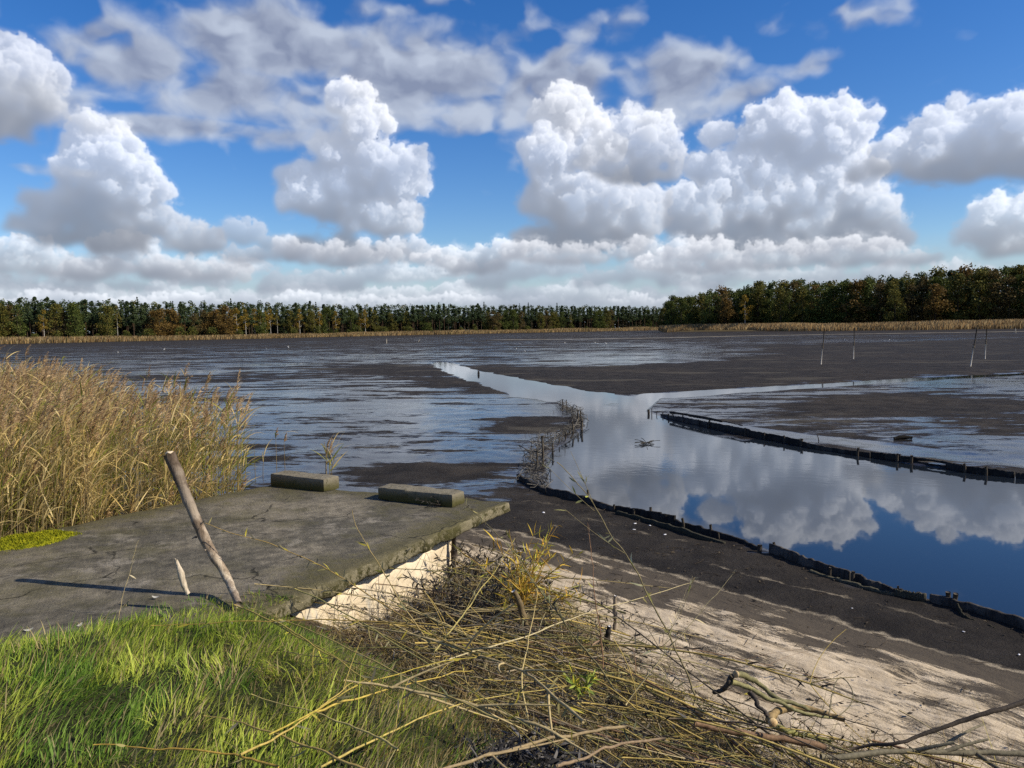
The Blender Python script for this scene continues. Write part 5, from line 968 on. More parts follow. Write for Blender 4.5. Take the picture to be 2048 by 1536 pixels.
o=link("leaf_litter",litter(),DRYM); tag(o,"dark curled fallen leaves and snapped twigs covering the bank under the branches","leaf litter",kind='stuff')
def dark_sprays():
    """leafy blackened willow tops between the slab and the yellow shrub"""
    rg=np.random.default_rng(90); pal=DARKLEAF+[(.13,.12,.10)]
    me_=[]
    for i in range(5):
        n=9; a=rg.normal(0,.5,n); t=np.linspace(0,1,8); L=rg.uniform(.25,.55,n)
        d=np.column_stack([np.sin(a),rg.normal(0,.4,n),np.cos(a)*.8]); C=d[:,None]*(L[:,None]*t)[...,None]; C[...,2]-=(t**2*.12)[None]
        g=G(); g.tubes(C,np.broadcast_to(np.linspace(.0035,.001,8),(n,8)),4,np.tile([[.05,.04,.03]],(n,1)),False); s=g.mesh("stems")
        g=G(); willow_leaves(g,C,rg,55,pal,(.035,.07),.1,.011); me_.append((s,g.mesh("leaves",True)))
    for (x,y,z) in ((905,1215,.25),(945,1180,.2),(985,1150,.2),(930,1240,.3),(975,1215,.3),(1010,1185,.3),(880,1250,.35),(1000,1240,.35),(850,1235,.3),(960,1130,.15),(1075,1230,.4),(820,1255,.4),(1090,1190,.3),(915,1165,.2),(940,1140,.15),(965,1180,.2),(990,1200,.3),(925,1200,.25),(895,1190,.2),(955,1210,.3),(1020,1150,.2),(1005,1215,.3),(975,1160,.2),(870,1225,.3)):
        p=U(x,y,z); p[2]=max(ground_z([p[:2]])[0],.02); s,l=me_[int(rg.integers(0,5))]
        o=bpy.data.objects.new("willow_spray",s); COL.objects.link(o); o.location=tuple(p); o.rotation_euler=(0,0,rg.uniform(0,6.28)); o.scale=(rg.uniform(1.0,1.55),)*3
        if not s.materials: s.materials.append(BARK)
        tag(o,"blackened leafy willow spray between the slab wall and the yellow shrub","spray","blackened willow sprays by the slab wall")
        q=bpy.data.objects.new("leaves",l); COL.objects.link(q); q.parent=o
        if not l.materials: l.materials.append(LEAFM)
    # a spray lying on the slab's far right corner
    for i,(x,y) in enumerate(((880,1010),)):
        p=U(x,y,SZ+.03); s,l=me_[0]; o=bpy.data.objects.new("willow_spray",s); COL.objects.link(o); o.location=tuple(p); o.rotation_euler=(0,1.25,2.6); o.scale=(.7,)*3
        tag(o,"dark leafy willow spray lying on the slab in front of the longer kerb block","spray"); q=bpy.data.objects.new("leaves",l); COL.objects.link(q); q.parent=o
dark_sprays()

def dry_grass():
    rg=np.random.default_rng(55); n=36000; P=np.column_stack([rg.uniform(-1.6,3.,n),rg.uniform(2.2,7.4,n)]); d=sdf(P,PILE); nn=fbm(P[:,0]*1.6,P[:,1]*1.6,4,56)
    k=(d>-.1)&(sdf(P,SLAB)<-.05)&(rg.random(n)<np.clip((nn-.38)*4,.04,.9)); P=P[k]; n=len(P); z=ground_z(P)
    L=rg.gamma(5,.045,n); az=rg.normal(.3,1.3,n); lean=np.clip(rg.normal(.9,.4,n),.1,1.5); dr=np.column_stack([np.cos(az),np.sin(az),0*az]); kk=5; t=np.linspace(0,1,kk)
    ang=lean[:,None]*(.5+.7*t[None]); st=np.stack([np.sin(ang),np.cos(ang)],-1)*(L/(kk-1))[:,None,None]; cum=np.concatenate([np.zeros((n,1,2)),np.cumsum(st[:,:-1],1)],1)
    C=np.column_stack([P,z])[:,None]+dr[:,None]*cum[...,0:1]+np.array([0,0,1.])*cum[...,1:2]; sd=rg.uniform(0,6.28,n)
    c=np.array([(.52,.41,.20),(.42,.31,.13),(.60,.50,.28),(.34,.30,.09),(.30,.20,.09)])[rg.integers(0,5,n)]*rg.uniform(.7,1.2,(n,1))
    g=G(); g.strips(C,rg.uniform(.0018,.0042,n)[:,None]*np.array([.8,1,.9,.6,.1]),np.column_stack([np.cos(sd),np.sin(sd),0*sd]),c); return g.mesh("dry",True)
o=link("dry_grass",dry_grass(),DRYM); tag(o,"dry straw coloured grass growing up through the heap of cut branches","dry grass",kind='stuff')
# ---------------------------------------------------------------- woods round the lake
CROWN=leafmat("foliage",.22,.7,.12); TRUNK=plain("tree_bark",.9,.15,3,.35,.4,.05,(1,1,.3))
def cards(g,cen,rad,n,size,cols,rg,flat=.8,spread=1.):
    """many leaf clumps through the volume of a blob"""
    d=rg.normal(0,1,(n,3)); d/=np.linalg.norm(d,axis=1)[:,None]; r=rg.random(n)**.45
    P=np.asarray(cen)+d*r[:,None]*np.asarray(rad)*spread
    a=rg.normal(0,1,(n,3)); a/=np.linalg.norm(a,axis=1)[:,None]; b=np.cross(a,rg.normal(0,1,(n,3))); b/=np.linalg.norm(b,axis=1)[:,None]
    a[:,2]*=flat; s=size*rg.uniform(.5,1.3,n)[:,None]
    V=np.stack([P-a*s-b*s*.55,P+a*s*.2-b*s*.7,P+a*s+b*s*.3,P-a*s*.3+b*s*.75],1)
    c=np.array(cols)[rg.integers(0,len(cols),n)]*rg.uniform(.7,1.35,(n,1))
    g.add(V.reshape(-1,3),np.arange(n*4).reshape(-1,4),None,np.repeat(c,4,0))
def trunk(g,H,r,col,col2,rg,lean=.03,k=8):
    t=np.linspace(0,1,k); P=np.column_stack([np.cumsum(rg.normal(0,lean,k))*t,np.cumsum(rg.normal(0,lean,k))*t,H*t]); 
    c0=g.n; g.tubes(P[None],(r*(1-.8*t))[None],6,(1,1,1)); cc=np.array(col)[None]*(1-t[:,None])+np.array(col2)[None]*t[:,None]
    g.c[-3]=np.repeat(cc,6,0); g.c[-2]=cc[:1]; g.c[-1]=cc[-1:]; return P
def limb(g,a,b,r,col):
    t=np.linspace(0,1,5)[:,None]; P=a+(b-a)*t; P[:,2]-=.06*np.linalg.norm(b-a)*np.sin(t[:,0]*3.14); g.tubes(P[None],np.linspace(r,r*.3,5)[None],4,np.array([col]),False)
PINEC=[(.046,.072,.032),(.062,.090,.036),(.090,.110,.042),(.036,.056,.030)]
OLIVE=[(.092,.095,.022),(.13,.12,.026),(.07,.08,.022),(.16,.13,.028)]
GREEN=[(.055,.078,.020),(.076,.098,.022),(.10,.112,.026)]
GOLD=[(.24,.155,.022),(.30,.19,.026),(.19,.135,.022),(.14,.12,.025)]
RUST=[(.135,.082,.024),(.16,.098,.026),(.105,.072,.024),(.18,.118,.03)]
DULL=[(.10,.078,.03),(.13,.09,.03),(.08,.066,.026)]
def make_pine(seed,H=21):
    rg=np.random.default_rng(seed); t=G(); P=trunk(t,H*.93,.24,(.055,.042,.032),(.16,.085,.042),rg); c=G()
    z0=H*rg.uniform(.34,.55); n=15
    for i in range(n):
        f=rg.uniform(0,1) if i<n-1 else .9; z=z0+(H*.93-z0)*f; w=(2.5*(1-.62*f**3.2))*rg.uniform(.7,1.15); a=rg.uniform(0,6.28); q=w*rg.uniform(.25,.8)*(1-.6*f)
        tp=P[min(7,int(z/(H*.93)*7))]; cen=np.array([tp[0]+math.cos(a)*q,tp[1]+math.sin(a)*q,z]); limb(t,np.array([tp[0],tp[1],z-.4]),cen,.07,(.12,.07,.04))
        cards(c,cen,(w*.72,w*.72,w*.36+.3),105,.34,PINEC,rg,.5)
    for i in range(5):
        z=rg.uniform(H*.18,z0); a=rg.uniform(0,6.28); l=rg.uniform(.8,1.8); tp=P[min(7,int(z/(H*.93)*7))]; limb(t,np.array([tp[0],tp[1],z]),np.array([tp[0]+math.cos(a)*l,tp[1]+math.sin(a)*l,z+.1]),.04,(.06,.05,.04))
    return t,c
def make_spruce(seed,H=20):
    rg=np.random.default_rng(seed); t=G(); trunk(t,H*.95,.22,(.05,.04,.03),(.06,.045,.03),rg,.01); c=G(); n=18
    for i in range(n):
        f=i/(n-1); z=H*(.10+.88*f); w=2.6*(1-f)**.85+.22
        for j in range(3): 
            a=rg.uniform(0,6.28); cards(c,(math.cos(a)*w*.45,math.sin(a)*w*.45,z-w*.12),(w*.6,w*.6,.45),int(20+38*(1-f)),.30,PINEC,rg,.6)
    return t,c
def make_broad(seed,H,W,cols,low=.22,tcol=(.06,.05,.04),tr=.26,blobs=26,per=95,size=.34):
    rg=np.random.default_rng(seed); t=G(); P=trunk(t,H*.8,tr,tcol,tcol,rg,.05); c=G()
    for i in range(blobs):
        f=rg.uniform(0,1); z=H*(low+(.93-low)*f); w=W*math.sin(math.pi*(.16+.78*f**.85))*.55; a=rg.uniform(0,6.28); q=w*rg.uniform(.35,1.); k=P[min(7,int(z/(H*.8)*7*.75))]
        cen=np.array([k[0]+math.cos(a)*q,k[1]+math.sin(a)*q,z]); r=W*rg.uniform(.15,.27)
        if i%2==0: limb(t,np.array([k[0],k[1],max(z-q*.9,H*.12)]),cen,tr*.35,tcol)
        cs=cols if rg.random()<.8 else [tuple(np.array(x)*rg.uniform(.7,1.35)) for x in cols]
        cards(c,cen,(r,r,r*.8),per,size*.85,cs,rg,.8,1.2)
    cards(c,(P[-1][0],P[-1][1],H*.9),(W*.2,W*.2,H*.09),per,size,cols,rg)
    return t,c
BIRCH=(.55,.52,.46)
KINDS={}
def kind(nm,tc): 
    t,c=tc; KINDS.setdefault(nm,[]).append((t.mesh("trunk",True),c.mesh("crown",False)))
for s in range(5): kind('pine',make_pine(200+s))
for s in range(2): kind('spruce',make_spruce(230+s))
for s in range(3): kind('birch',make_broad(240+s,18,5.2,GOLD,.30,BIRCH,.16,22,60,.28))
for s in range(3): kind('rusty',make_broad(250+s,15,8,RUST,.12,(.05,.04,.03),.28,30,80))
for s in range(3): kind('olive',make_broad(260+s,18,8,OLIVE,.10,(.06,.05,.04),.28,32,85))
for s in range(3): kind('green',make_broad(270+s,18,8,GREEN,.08,(.06,.05,.04),.28,32,85))
for s in range(2): kind('dull',make_broad(280+s,17,7,DULL,.10,(.07,.055,.04),.24,28,70))
for s in range(2): kind('bush',make_broad(290+s,6,5.5,OLIVE+GREEN,.05,(.05,.04,.03),.12,20,60,.3))
for s in range(2): kind('thin',make_broad(295+s,17,3.6,OLIVE+GOLD[2:],.35,BIRCH,.13,16,42,.26))
NAMES={'pine':('pine_tree','pine'),'spruce':('spruce_tree','spruce'),'birch':('birch_tree','birch'),'rusty':('oak_tree','oak'),'olive':('broadleaf_tree','tree'),'green':('broadleaf_tree','tree'),'dull':('broadleaf_tree','tree'),'bush':('shrub','shrub'),'thin':('birch_tree','birch')}
WORDS={'pine':'tall dark green pine with a bare trunk','spruce':'narrow dark green spruce','birch':'golden yellow birch with a white trunk','rusty':'rounded rust brown oak','olive':'broad olive yellow tree','green':'broad mid green tree','dull':'dull brown leaved tree','bush':'low green shrub at the reed edge','thin':'slender thinly leaved birch with a pale trunk'}
_rt=np.random.default_rng(77)
def tree(k,x,y,h,where,label=None,alone=False):
    L=KINDS[k]; tm,cm=L[int(_rt.integers(0,len(L)))]
    base={'pine':21,'spruce':20,'birch':18,'rusty':15,'olive':18,'green':18,'dull':17,'bush':6,'thin':17}[k]; s=h/base
    z=.75; r=empty(NAMES[k][0],(x,y,z)); r.rotation_euler=(0,0,_rt.uniform(0,6.28)); w=s*_rt.uniform(.9,1.12); r.scale=(w,w,s)
    tag(r,label or WORDS[k]+" in the "+where,NAMES[k][1],None if alone else WORDS[k].split(' with')[0]+"s in the "+where)
    for nm,me,mt in (("trunk",tm,TRUNK),("crown",cm,CROWN)):
        o=bpy.data.objects.new(nm,me); COL.objects.link(o); o.parent=r
        if not me.materials: me.materials.append(mt)
    return r
# --- left and far shore: two rows one can tell apart, photo columns give the mix
def shoreX(x,dY=0): Y=float(np.interp(x,[-150,0,500,700,1000,1250,1345],[320,348,425,490,552,620,650]))+dY; p=AT(x,660,Y); return p[0],p[1]
def far_left():
    rg=np.random.default_rng(9); x=-60.; prev=0
    wA="far wood across the lake"
    while x<1340:
        Y=shoreX(x)[1]; step=4.1*1540/Y*rg.uniform(.5,1.5)
        hx=np.interp(x,[0,250,500,800,1000,1340],[1.,.98,.97,.94,.95,.92])
        p=float(np.clip(.5+(vnoise(np.array([x/38.]),np.array([9.]),6)[0]-.5)*1.7+rg.normal(0,.16),0,.999)); n_=float(vnoise(np.array([x/75.]),np.array([3.]),5)[0])
        if x<300: k='pine' if p<.45 else 'green' if p<.62 else 'thin' if p<.72 else 'dull' if p<.9 else 'olive'
        elif x<500: k='rusty' if p<.25 else 'dull' if p<.45 else 'pine' if p<.75 else 'olive'
        elif x<830: k='pine' if p<.42 else 'olive' if p<.62 else 'thin' if p<.76 else 'green' if p<.9 else 'birch'
        else: k='pine' if p<.45 else 'green' if p<.72 else 'dull' if p<.88 else 'olive'
        hh={'pine':20.8,'spruce':20,'birch':17.5,'rusty':15,'olive':17.5,'green':18,'dull':16.5,'thin':17.5}[k]*rg.uniform(.84,1.08)*hx
        X,Yp=shoreX(x,rg.uniform(-2,5)); tree(k,X,Yp,hh,wA)
        x+=step
    # a second row of pines closing the skyline
    x=-60.
    while x<1345:
        Y=shoreX(x)[1]; X,Yp=shoreX(x,rg.uniform(9,17)); k='pine' if rg.random()<.85 else 'spruce'
        tree(k,X,Yp,(18.6+3.4*float(vnoise(np.array([x/26.]),np.array([4.]),3)[0]))*rg.uniform(.92,1.08)*float(np.interp(x,[0,1000,1340],[1,.97,.94])),"far wood's second row"); x+=3.5*1540/Y*rg.uniform(.7,1.3)
    for x in np.linspace(-30,1330,30)+rg.uniform(-18,18,30):
        X,Yp=shoreX(x,-6+rg.uniform(-2,1)); tree('bush',X,Yp,rg.uniform(2.8,6),wA)
    for x,k,h,l in ((474,'birch',16.5,"brightest golden birch with twin white trunks on the far shore"),(492,'birch',15.5,"golden birch with a white trunk, right neighbour of the brightest one"),(452,'rusty',17,"tall rust orange oak left of the brightest golden birch"),(320,'rusty',15,"wide rust brown oak in the far wood's left half"),(600,'birch',16,"yellow birch with a pale trunk right of the brightest golden birch"),(88,'birch',15,"slim orange birch nearest the left end of the far shore"),(672,'birch',15.5,"bright yellow birch in the middle of the far wood"),(1142,'thin',14,"bare white trunked birch in the far wood near the headland"),(1082,'olive',14,"yellowish rounded tree at the far wood's right part"),(150,'green',18.5,"tall feathery green tree near the left end of the far wood"),(215,'olive',17,"tall pale olive tree between the slim orange birch and the wide oak"),(520,'green',15.5,"round green tree just right of the golden birches")):
        X,Yp=shoreX(x,-5); tree(k,X,Yp,h,"",l,True)
far_left()
# --- the headland on the right
def headX(x,dY=0): Y=float(np.interp(x,[1300,1330,1400,1600,1800,2048,2400],[392,388,368,335,312,290,262]))+dY; p=AT(x,655,Y); return p[0],p[1]
def headland():
    rg=np.random.default_rng(19); wB="headland wood"
    for row,(dy,mul) in enumerate(((0,.88),(9,1.0),(20,1.05))):
        x=1326.+row*10
        while x<2180:
            Y=headX(x)[1]; top=float(np.interp(x,[1320,1345,1380,1420,1480,1560,1700,1850,1960,2048,2200],[14,17.5,19,20.5,21.5,22,22.3,23,24.8,24.4,25]))
            p=rg.random(); k=('green' if p<.42 else 'olive' if p<.72 else 'dull' if p<.88 else 'rusty' if p<.96 else 'pine') if row<2 else ('pine' if p<.62 else 'green' if p<.85 else 'olive')
            X,Yp=headX(x,dy+rg.uniform(-3,3)); tree(k,X,Yp,top*mul*rg.uniform(.86,1.04),["front of the","middle of the","back of the"][row]+" "+wB); x+=(5.0,5.4,5.2)[row]*1540/Y*rg.uniform(.8,1.2)
    for x,k,h,l in ((1420,'green',17,"tall pale green rounded tree near the tip of the right headland"),(1452,'rusty',15,"orange brown tree near the tip of the right headland"),(1490,'birch',16,"golden green tree right of the orange brown one on the headland"),(1790,'olive',15.5,"bright olive tree standing before the dark middle of the headland"),(1870,'rusty',17,"reddish brown tree right of the bright olive one on the headland")):
        X,Yp=headX(x,-7); tree(k,X,Yp,h,"",l,True)
headland()
def forest_mass():
    """the depth of the woods behind the rows one can tell apart"""
    rg=np.random.default_rng(5); c=G()
    for fn,x0,x1,dys,hs in ((shoreX,-90,1350,(26,36),(20,)),(headX,1340,2260,(32,44),(20,))):
        for dy in dys:
            x=float(x0)
            while x<x1:
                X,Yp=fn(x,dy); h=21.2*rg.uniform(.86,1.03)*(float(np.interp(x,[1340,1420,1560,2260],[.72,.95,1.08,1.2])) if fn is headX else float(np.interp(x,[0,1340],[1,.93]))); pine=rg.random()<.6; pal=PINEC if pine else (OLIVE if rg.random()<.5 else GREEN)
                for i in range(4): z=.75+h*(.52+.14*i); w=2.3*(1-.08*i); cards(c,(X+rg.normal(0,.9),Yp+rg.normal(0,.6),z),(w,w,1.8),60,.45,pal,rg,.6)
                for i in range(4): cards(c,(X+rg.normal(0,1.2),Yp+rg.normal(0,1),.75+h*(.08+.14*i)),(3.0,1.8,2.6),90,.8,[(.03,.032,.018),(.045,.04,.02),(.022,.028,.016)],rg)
                x+=3.6*1540/Yp
    return c.mesh("forest")
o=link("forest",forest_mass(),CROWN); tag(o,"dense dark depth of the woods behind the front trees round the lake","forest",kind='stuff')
# --- reed belts along the far shores
def belt(pts,depth,h,n,cols,seed):
    rg=np.random.default_rng(seed); p=np.array(pts); d=np.r_[0,np.cumsum(np.linalg.norm(np.diff(p,axis=0),axis=1))]; u=rg.uniform(0,d[-1],n); P=np.stack([np.interp(u,d,p[:,i]) for i in (0,1)],1)
    v=rg.random(n); P[:,1]+=v*depth+(fbm(u*.05,u*0,4,seed)-.5)*depth*.8; z=np.where(v<.15,-.05,v*.5)
    H=h*(.6+.4*np.minimum(1,v*4))*rg.uniform(.75,1.15,n)*(.7+.6*fbm(u*.03,u*0+4,4,seed+1)); k=4; t=np.linspace(0,1,k); le=rg.normal(.08,.12,n)
    C=np.column_stack([P,z])[:,None]+np.stack([H[:,None]*le[:,None]*t**1.6,0*H[:,None]*t,H[:,None]*t],-1)
    a=rg.uniform(-.7,.7,n); c=np.array(cols)[rg.integers(0,len(cols),n)]*rg.uniform(.6,1.3,(n,1))*(.72+.6*fbm(u*.06,u*0+8,4,seed+2))[:,None]
    g=G(); g.strips(C,np.array([.55,.8,1,.25])*rg.uniform(.10,.24,n)[:,None],np.column_stack([np.cos(a),np.sin(a),0*a]),c); return g.mesh("reeds")
RC=[(.34,.22,.095),(.42,.29,.13),(.28,.17,.075),(.46,.35,.18)]
lp=[shoreX(x,-14) for x in range(-120,1360,40)]; lp=[(a,b-(14 if i<8 else 6)) for i,(a,b) in enumerate(lp)]
o=link("far_reeds",belt(lp,14,2.3,30000,RC+[(.20,.16,.06)],3),DRYM); tag(o,"long tan reed belt along the foot of the far wood","reeds",kind='stuff')
hp=[tuple(U(x,y,0)[:2]) for x,y in ((1331,664.8),(1400,664),(1500,663),(1650,662),(1800,660.5),(1950,658.5),(2048,657.5),(2250,655.5))]
o=link("headland_reeds",belt(hp,22,2.7,26000,RC,6),DRYM); tag(o,"pale golden reed belt along the foot of the right headland","reeds",kind='stuff')
# ---------------------------------------------------------------- poles, birds and bits on the mud
def pole(x0,y0,x1,y1,r,lab,wire=False):
    b=U(x0,y0,0); t=AT(x1,y1,b[1]-.15); P=[b-[0,0,.4],b+(t-b)*.02,b+(t-b)*.5,t]
    root=empty("mud_pole",tuple(b)); tag(root,lab,"pole","net poles standing in the mud")
    s=(t-b); q=lambda f,dx=0.: s*f+np.array([dx,0,0])
    g=G(); g.tubes([[q(-.1),q(.25),q(.52)]],[[r,r*.95,r*.9]],7,(1.5,1.4,1.2)); link("lower_shaft",g.mesh("low",True),PALE2,root)
    g=G(); g.tubes([[q(.44,r*.9),q(.7,r*.9),q(1.,r*.6)]],[[r*1.15,r*1.1,r*.75]],7,(1,1,1)); link("upper_shaft",g.mesh("up",True),POSTM,root)
    g=G(); g.tubes([[q(.455,.01),q(.475,.01)],[q(.51,.01),q(.53,.01)]],[[r*2.3,r*2.3]]*2,8,(.3,.25,.2)); g.tubes([[q(.49),q(.50,.12)]],[[.012,.008]],5,(.4,.35,.3)); link("binding",g.mesh("bind",True),PALE2,root)
    if wire:
        f=np.linspace(0,1,10)[:,None]; e=np.array([-.34,0,-.02]); W=s+e*f+np.array([0,0,-.14])*np.sin(f*np.pi); g=G(); g.tubes(W[None],np.full((1,10),.012),5,(.10,.09,.07)); link("wire",g.mesh("wire",True),POSTM,root)
PALE2=plain("bleached_pole",.85,.2,20,.3,.3,.01,(1,1,.2))
def tint_all(me,c):
    a=me.attributes['tint']; n=len(a.data); v=np.empty(n*4,np.float32); a.data.foreach_get('color',v); v=v.reshape(-1,4); v[:,:3]*=c; a.data.foreach_set('color',v.ravel())
pole(1642,729,1648,657,.030,"leftmost slanting net pole on the dry mud, dark above and pale below")
pole(1707,718,1708,656,.030,"upright net pole second from the left on the dry mud")
pole(1941,733,1954,650,.034,"tallest slanting net pole on the dry mud, third from the left")
pole(1970,718,1973,650,.032,"rightmost net pole with a sagging wire at its top",True)
for o in COL.objects:
    if o.name.startswith(("lower_shaft","binding")) and o.type=='MESH': tint_all(o.data,.36)
def small_pole(x0,y0,x1,y1,r,lab,col=(.4,.36,.28),nm="marker_stick"):
    b=U(x0,y0,0); t=AT(x1,y1,b[1]); me,bb=stick_mesh([b-[0,0,.2],b,(b+t)/2,t],[r,r,r,r*.7],10,6,.1,3,[col]*2); o=link(nm,me,PALE2,None,tuple(bb)); tag(o,lab,"stick")
small_pole(2031,666,2031,656,.09,"short pale stake on the mud at the right edge before the reeds")
small_pole(773,687,773,677,.10,"faint pale stick left of the stream on the far mud")
small_pole(836,684,840,678,.10,"slanting pale stick on the far mud by the pale sand line")
small_pole(957,748,957,741,.07,"short dark stub at the bend of the stream",(.03,.028,.025),"stub")
small_pole(1638,880,1634,868,.010,"thin forked dead twig standing in the wet film beyond the board revetment",(.05,.04,.035),"dead_twig")
def bird_mesh(h,dark,pose):
    """a wading bird: body, S-bent neck, bill and legs in one skin"""
    g=G(); k=14; t=np.linspace(0,1,k); w=np.sin(np.pi*np.clip(t,0.02,.98))**.7
    body=np.column_stack([(t-.5)*h*.62,0*t,h*(.52+.10*t)]); g.tubes(body[None],(w*h*.13)[None],9,(.75,.75,.72) if not dark else (.25,.26,.28))
    f=np.linspace(0,1,10); nk=np.column_stack([h*(.22+.10*np.sin(f*5.)+.10*f),0*f,h*(.60+.36*f)]) if pose else np.column_stack([h*(.24+.26*f),0*f,h*(.62-.10*f)])
    g.tubes(nk[None],np.linspace(h*.055,h*.032,10)[None],7,(.8,.8,.78)); e=nk[-1]; g.tubes([[e-[h*.03,0,0],e+[h*.05,0,0],e+[h*.19,0,-.02*h]]],[[h*.045,h*.04,h*.006]],7,(.6,.45,.2))
    for s in (-1,1): g.tubes([[(0,s*h*.03,h*.5),(-h*.02,s*h*.03,h*.25),(h*.01,s*h*.03,0)]],[[h*.015,h*.012,h*.012]],5,(.2,.18,.12))
    return g.mesh("bird",True)
FEATH=plain("feathers",.8,.2,8,.12,.2)
_b=[bird_mesh(.9,False,True),bird_mesh(.9,True,True),bird_mesh(.85,False,False)]
for i,(x,y,hp_,k,lab) in enumerate(((1692,685,8,1,"grey heron standing on the mud between the two left net poles"),(1779,682,5,2,"white wading bird feeding between the two pairs of net poles"),(1195,692,7,0,"white wading bird in a line of birds on the far mud, nearest the headland side"),(1212,690,6,0,"rightmost white bird of the line on the far mud"),(1190,687,4,2,"small white bird at the left of the line on the far mud"),(1040,690,5,1,"grey wading bird alone on the far mud above the stream"),(1033,700,6,2,"white bird bending down on the wet mud right of the stream"),(1050,706,6,0,"white bird on the wet mud, nearest the bend of the stream"),(940,706,7,2,"white bird on the wet mud left of the stream's head"),(1130,688,4,0,"small pale bird between the lone grey bird and the line of birds"),(236,708,7,2,"white bird on the mud far left above the reeds"),(328,703,7,0,"pale upright bird on the far left mud, right of the bent one"),(577,699,8,0,"white upright bird on the far mud before the golden birches"),(532,699,5,2,"small white bird left of the upright one before the golden birches"))):
    b=U(x,y,0); h=hp_*b[1]/1540; o=bpy.data.objects.new("wading_bird",_b[k]); COL.objects.link(o); o.location=(b[0],b[1],-.01); o.rotation_euler=(0,0,_rt.uniform(0,6.28)); s=min(h/.9,1.6); o.scale=(s,)*3
    if not _b[k].materials: _b[k].materials.append(FEATH)
    tag(o,lab,"bird")
def flat_bit(x,y,w,lab,seed,z=None):
    p=U(x,y,.0); gz=ground_z([p[:2]])[0]; p=U(x,y,gz); g=G(); lump(g,(0,0,0),(w*.7,w*.4,.003),seed,(1,1,1),12,6); o=link("white_shell",g.mesh("shell",True),SHELL,None,(p[0],p[1],p[2]+.008)); o.rotation_euler=(0,0,seed); tag(o,lab,"shell")
SHELL=plain("white_shell",.6,.3,20,.15,.1)
def tshell():
    for i,(x,y,w,l) in enumerate(((2038,1311,.022,"largest white shell fragment on the dark mud at the right edge"),(1927,1265,.020,"white shell fragment on the dark mud left of the largest one"),(1704,1218,.014,"small white shell fragment on the mud just outside the revetment"),(1270,1048,.04,"long white scrap on the dark mud below the netting, furthest from the camera"),(1300,1052,.035,"white scrap right of the long one below the netting"),(1268,1060,.035,"lower white scrap below the long one on the dark mud"),(1330,1070,.04,"rightmost white scrap below the netting revetment"),(1087,1026,.05,"white forked scrap on the dark mud off the slab corner"))): flat_bit(x,y,w,l,i+1)
tshell()
for o in COL.objects:
    if o.name.startswith("white_shell"): tint_all(o.data,.75)
def fallen_leaf(p,a,lab,seed,size=.05):
    rg=np.random.default_rng(seed); t=np.linspace(-1,1,9); w=.22*np.cos(t*np.pi/2)**.8*size; C=np.column_stack([t*size*.5,0*t,.006+.012*t*t]); g=G(); g.strips(C[None],2*w[None],np.array([[0,1.,.15]]),np.array([[.46,.44,.38]])); o=link("fallen_leaf",g.mesh("leaf",True),DRYM,None,tuple(p)); o.rotation_euler=(0,0,a); tag(o,lab,"leaf")
for i,(x,y,l) in enumerate(((312,1196,"largest pale fallen leaf on the slab at the tip of the grass"),(57,1262,"pale fallen leaf on the slab at the left edge of the photo"),(158,1253,"pale fallen leaf where grass meets slab, left of the largest one"),(126,1063,"tiny pale leaf on the slab right of the moss cushion"))): fallen_leaf(U(x,y,SZ+.004),i*.7,l,i,.06 if i<3 else .03)
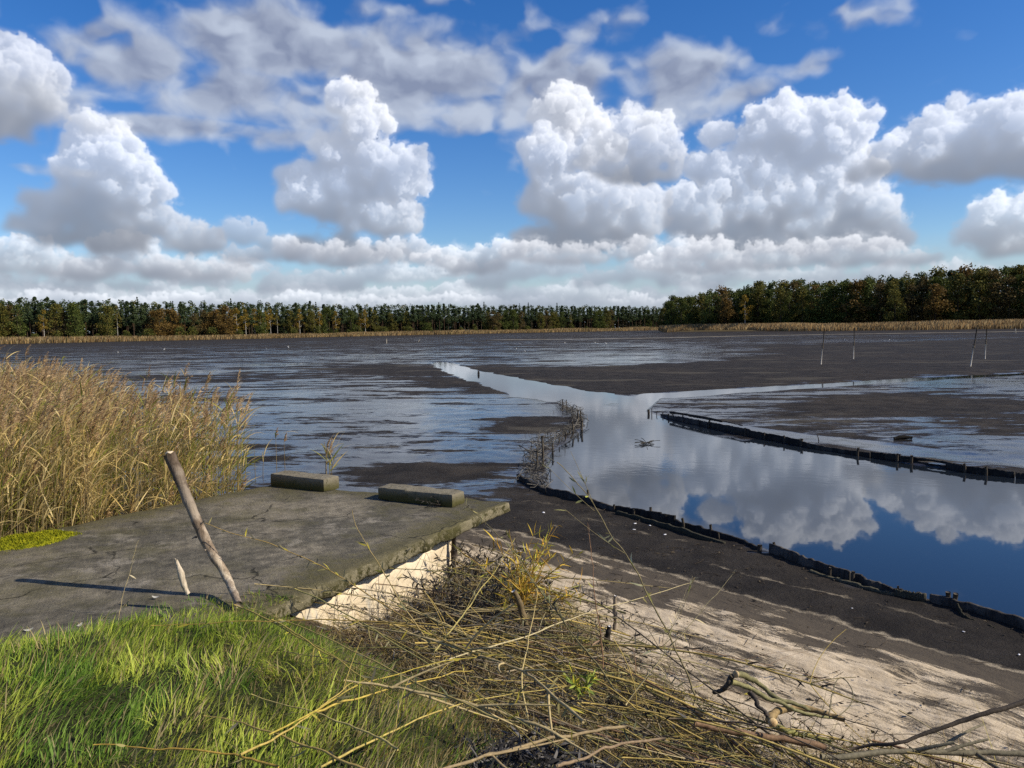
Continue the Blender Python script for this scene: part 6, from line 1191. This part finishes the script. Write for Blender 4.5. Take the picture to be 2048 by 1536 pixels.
def tangle():
    b=U(1293,888,WZ); rg=np.random.default_rng(3); n=26; a=rg.uniform(0,6.28,n); L=rg.uniform(.1,.34,n); t=np.linspace(0,1,5); C=np.column_stack([np.cos(a),np.sin(a),rg.uniform(-.05,.55,n)])[:,None]*(L[:,None]*t)[...,None]; C[...,2]+=.02-.25*(t**2)[None]*L[:,None]
    g=G(); g.tubes(C,np.full((n,5),.006),4,np.tile([[.06,.055,.045]],(n,1)),False); o=link("driftwood_tangle",g.mesh("tangle"),TWIGGREY,None,tuple(b)); tag(o,"small dark tangle of twigs lying in the middle of the channel","driftwood")
    b=U(1805,879,.0); me,bb=stick_mesh([b+[-.18,0,.03],b+[0,.02,.05],b+[.2,.0,.03]],[.04,.05,.035],12,8,.2,4,[(.03,.027,.024)]*2); o=link("driftwood_log",me,POSTM,None,tuple(bb)); tag(o,"short dark driftwood log on the wet mud beyond the board revetment","driftwood")
tangle()

def debris():
    """crumbs of peat, bark and pebbles over the beach and near mud"""
    rg=np.random.default_rng(71); n=4200; P=np.column_stack([rg.uniform(-1,5.5,n),rg.uniform(2.6,11.5,n)]); s_=sdf(P,SHORE); dp=sdf(P,POOL); nn=fbm(P[:,0]*1.4,P[:,1]*1.4,4,99)
    k=(s_>-2.2)&(s_<4)&(dp<-.1)&(rg.random(n)<np.clip((nn-.36)*3,.05,1))&(sdf(P,SLAB)<-.05); P=P[k]; n=len(P); z=ground_z(P)
    t=rg.uniform(.002,.008,n)*rg.choice([.7,1,1,1.8],n); a=rg.uniform(0,6.28,n); el=rg.uniform(1,2.6,n)
    base=np.array([(1,0,0),(0,1,0),(-1,0,0),(0,-1,0),(0,0,.7)],float); V=base[None]*np.stack([t*el,t,t],1)[:,None]; V=np.stack([V[...,0]*np.cos(a)[:,None]-V[...,1]*np.sin(a)[:,None],V[...,0]*np.sin(a)[:,None]+V[...,1]*np.cos(a)[:,None],V[...,2]],-1)+np.column_stack([P,z+.012])[:,None]+rg.normal(0,.002,(n,5,3))
    f=np.array([(0,1,4),(1,2,4),(2,3,4),(3,0,4)]); g=G(); g.add(V.reshape(-1,3),None,(f[None]+(np.arange(n)*5)[:,None,None]).reshape(-1,3),np.repeat(np.array([(.03,.026,.022),(.06,.048,.035),(.12,.095,.06),(.08,.065,.045)])[rg.integers(0,4,n)],5,0))
    m=500; k=rg.integers(0,n,m); L=rg.uniform(.03,.16,m); a=rg.normal(-.7,.9,m); tt=np.linspace(-.5,.5,4); C=np.column_stack([P[k],z[k]+.016])[:,None]+np.column_stack([np.cos(a),np.sin(a),0*a])[:,None]*(L[:,None]*tt)[...,None]; g.tubes(C,np.full((m,4),.0022),4,np.tile([[.06,.045,.03]],(m,1)),False); return g.mesh("debris")
o=link("beach_debris",debris(),DRYM); tag(o,"dark crumbs of peat and bark and short twigs strewn over the sandy bank","debris",kind='stuff')
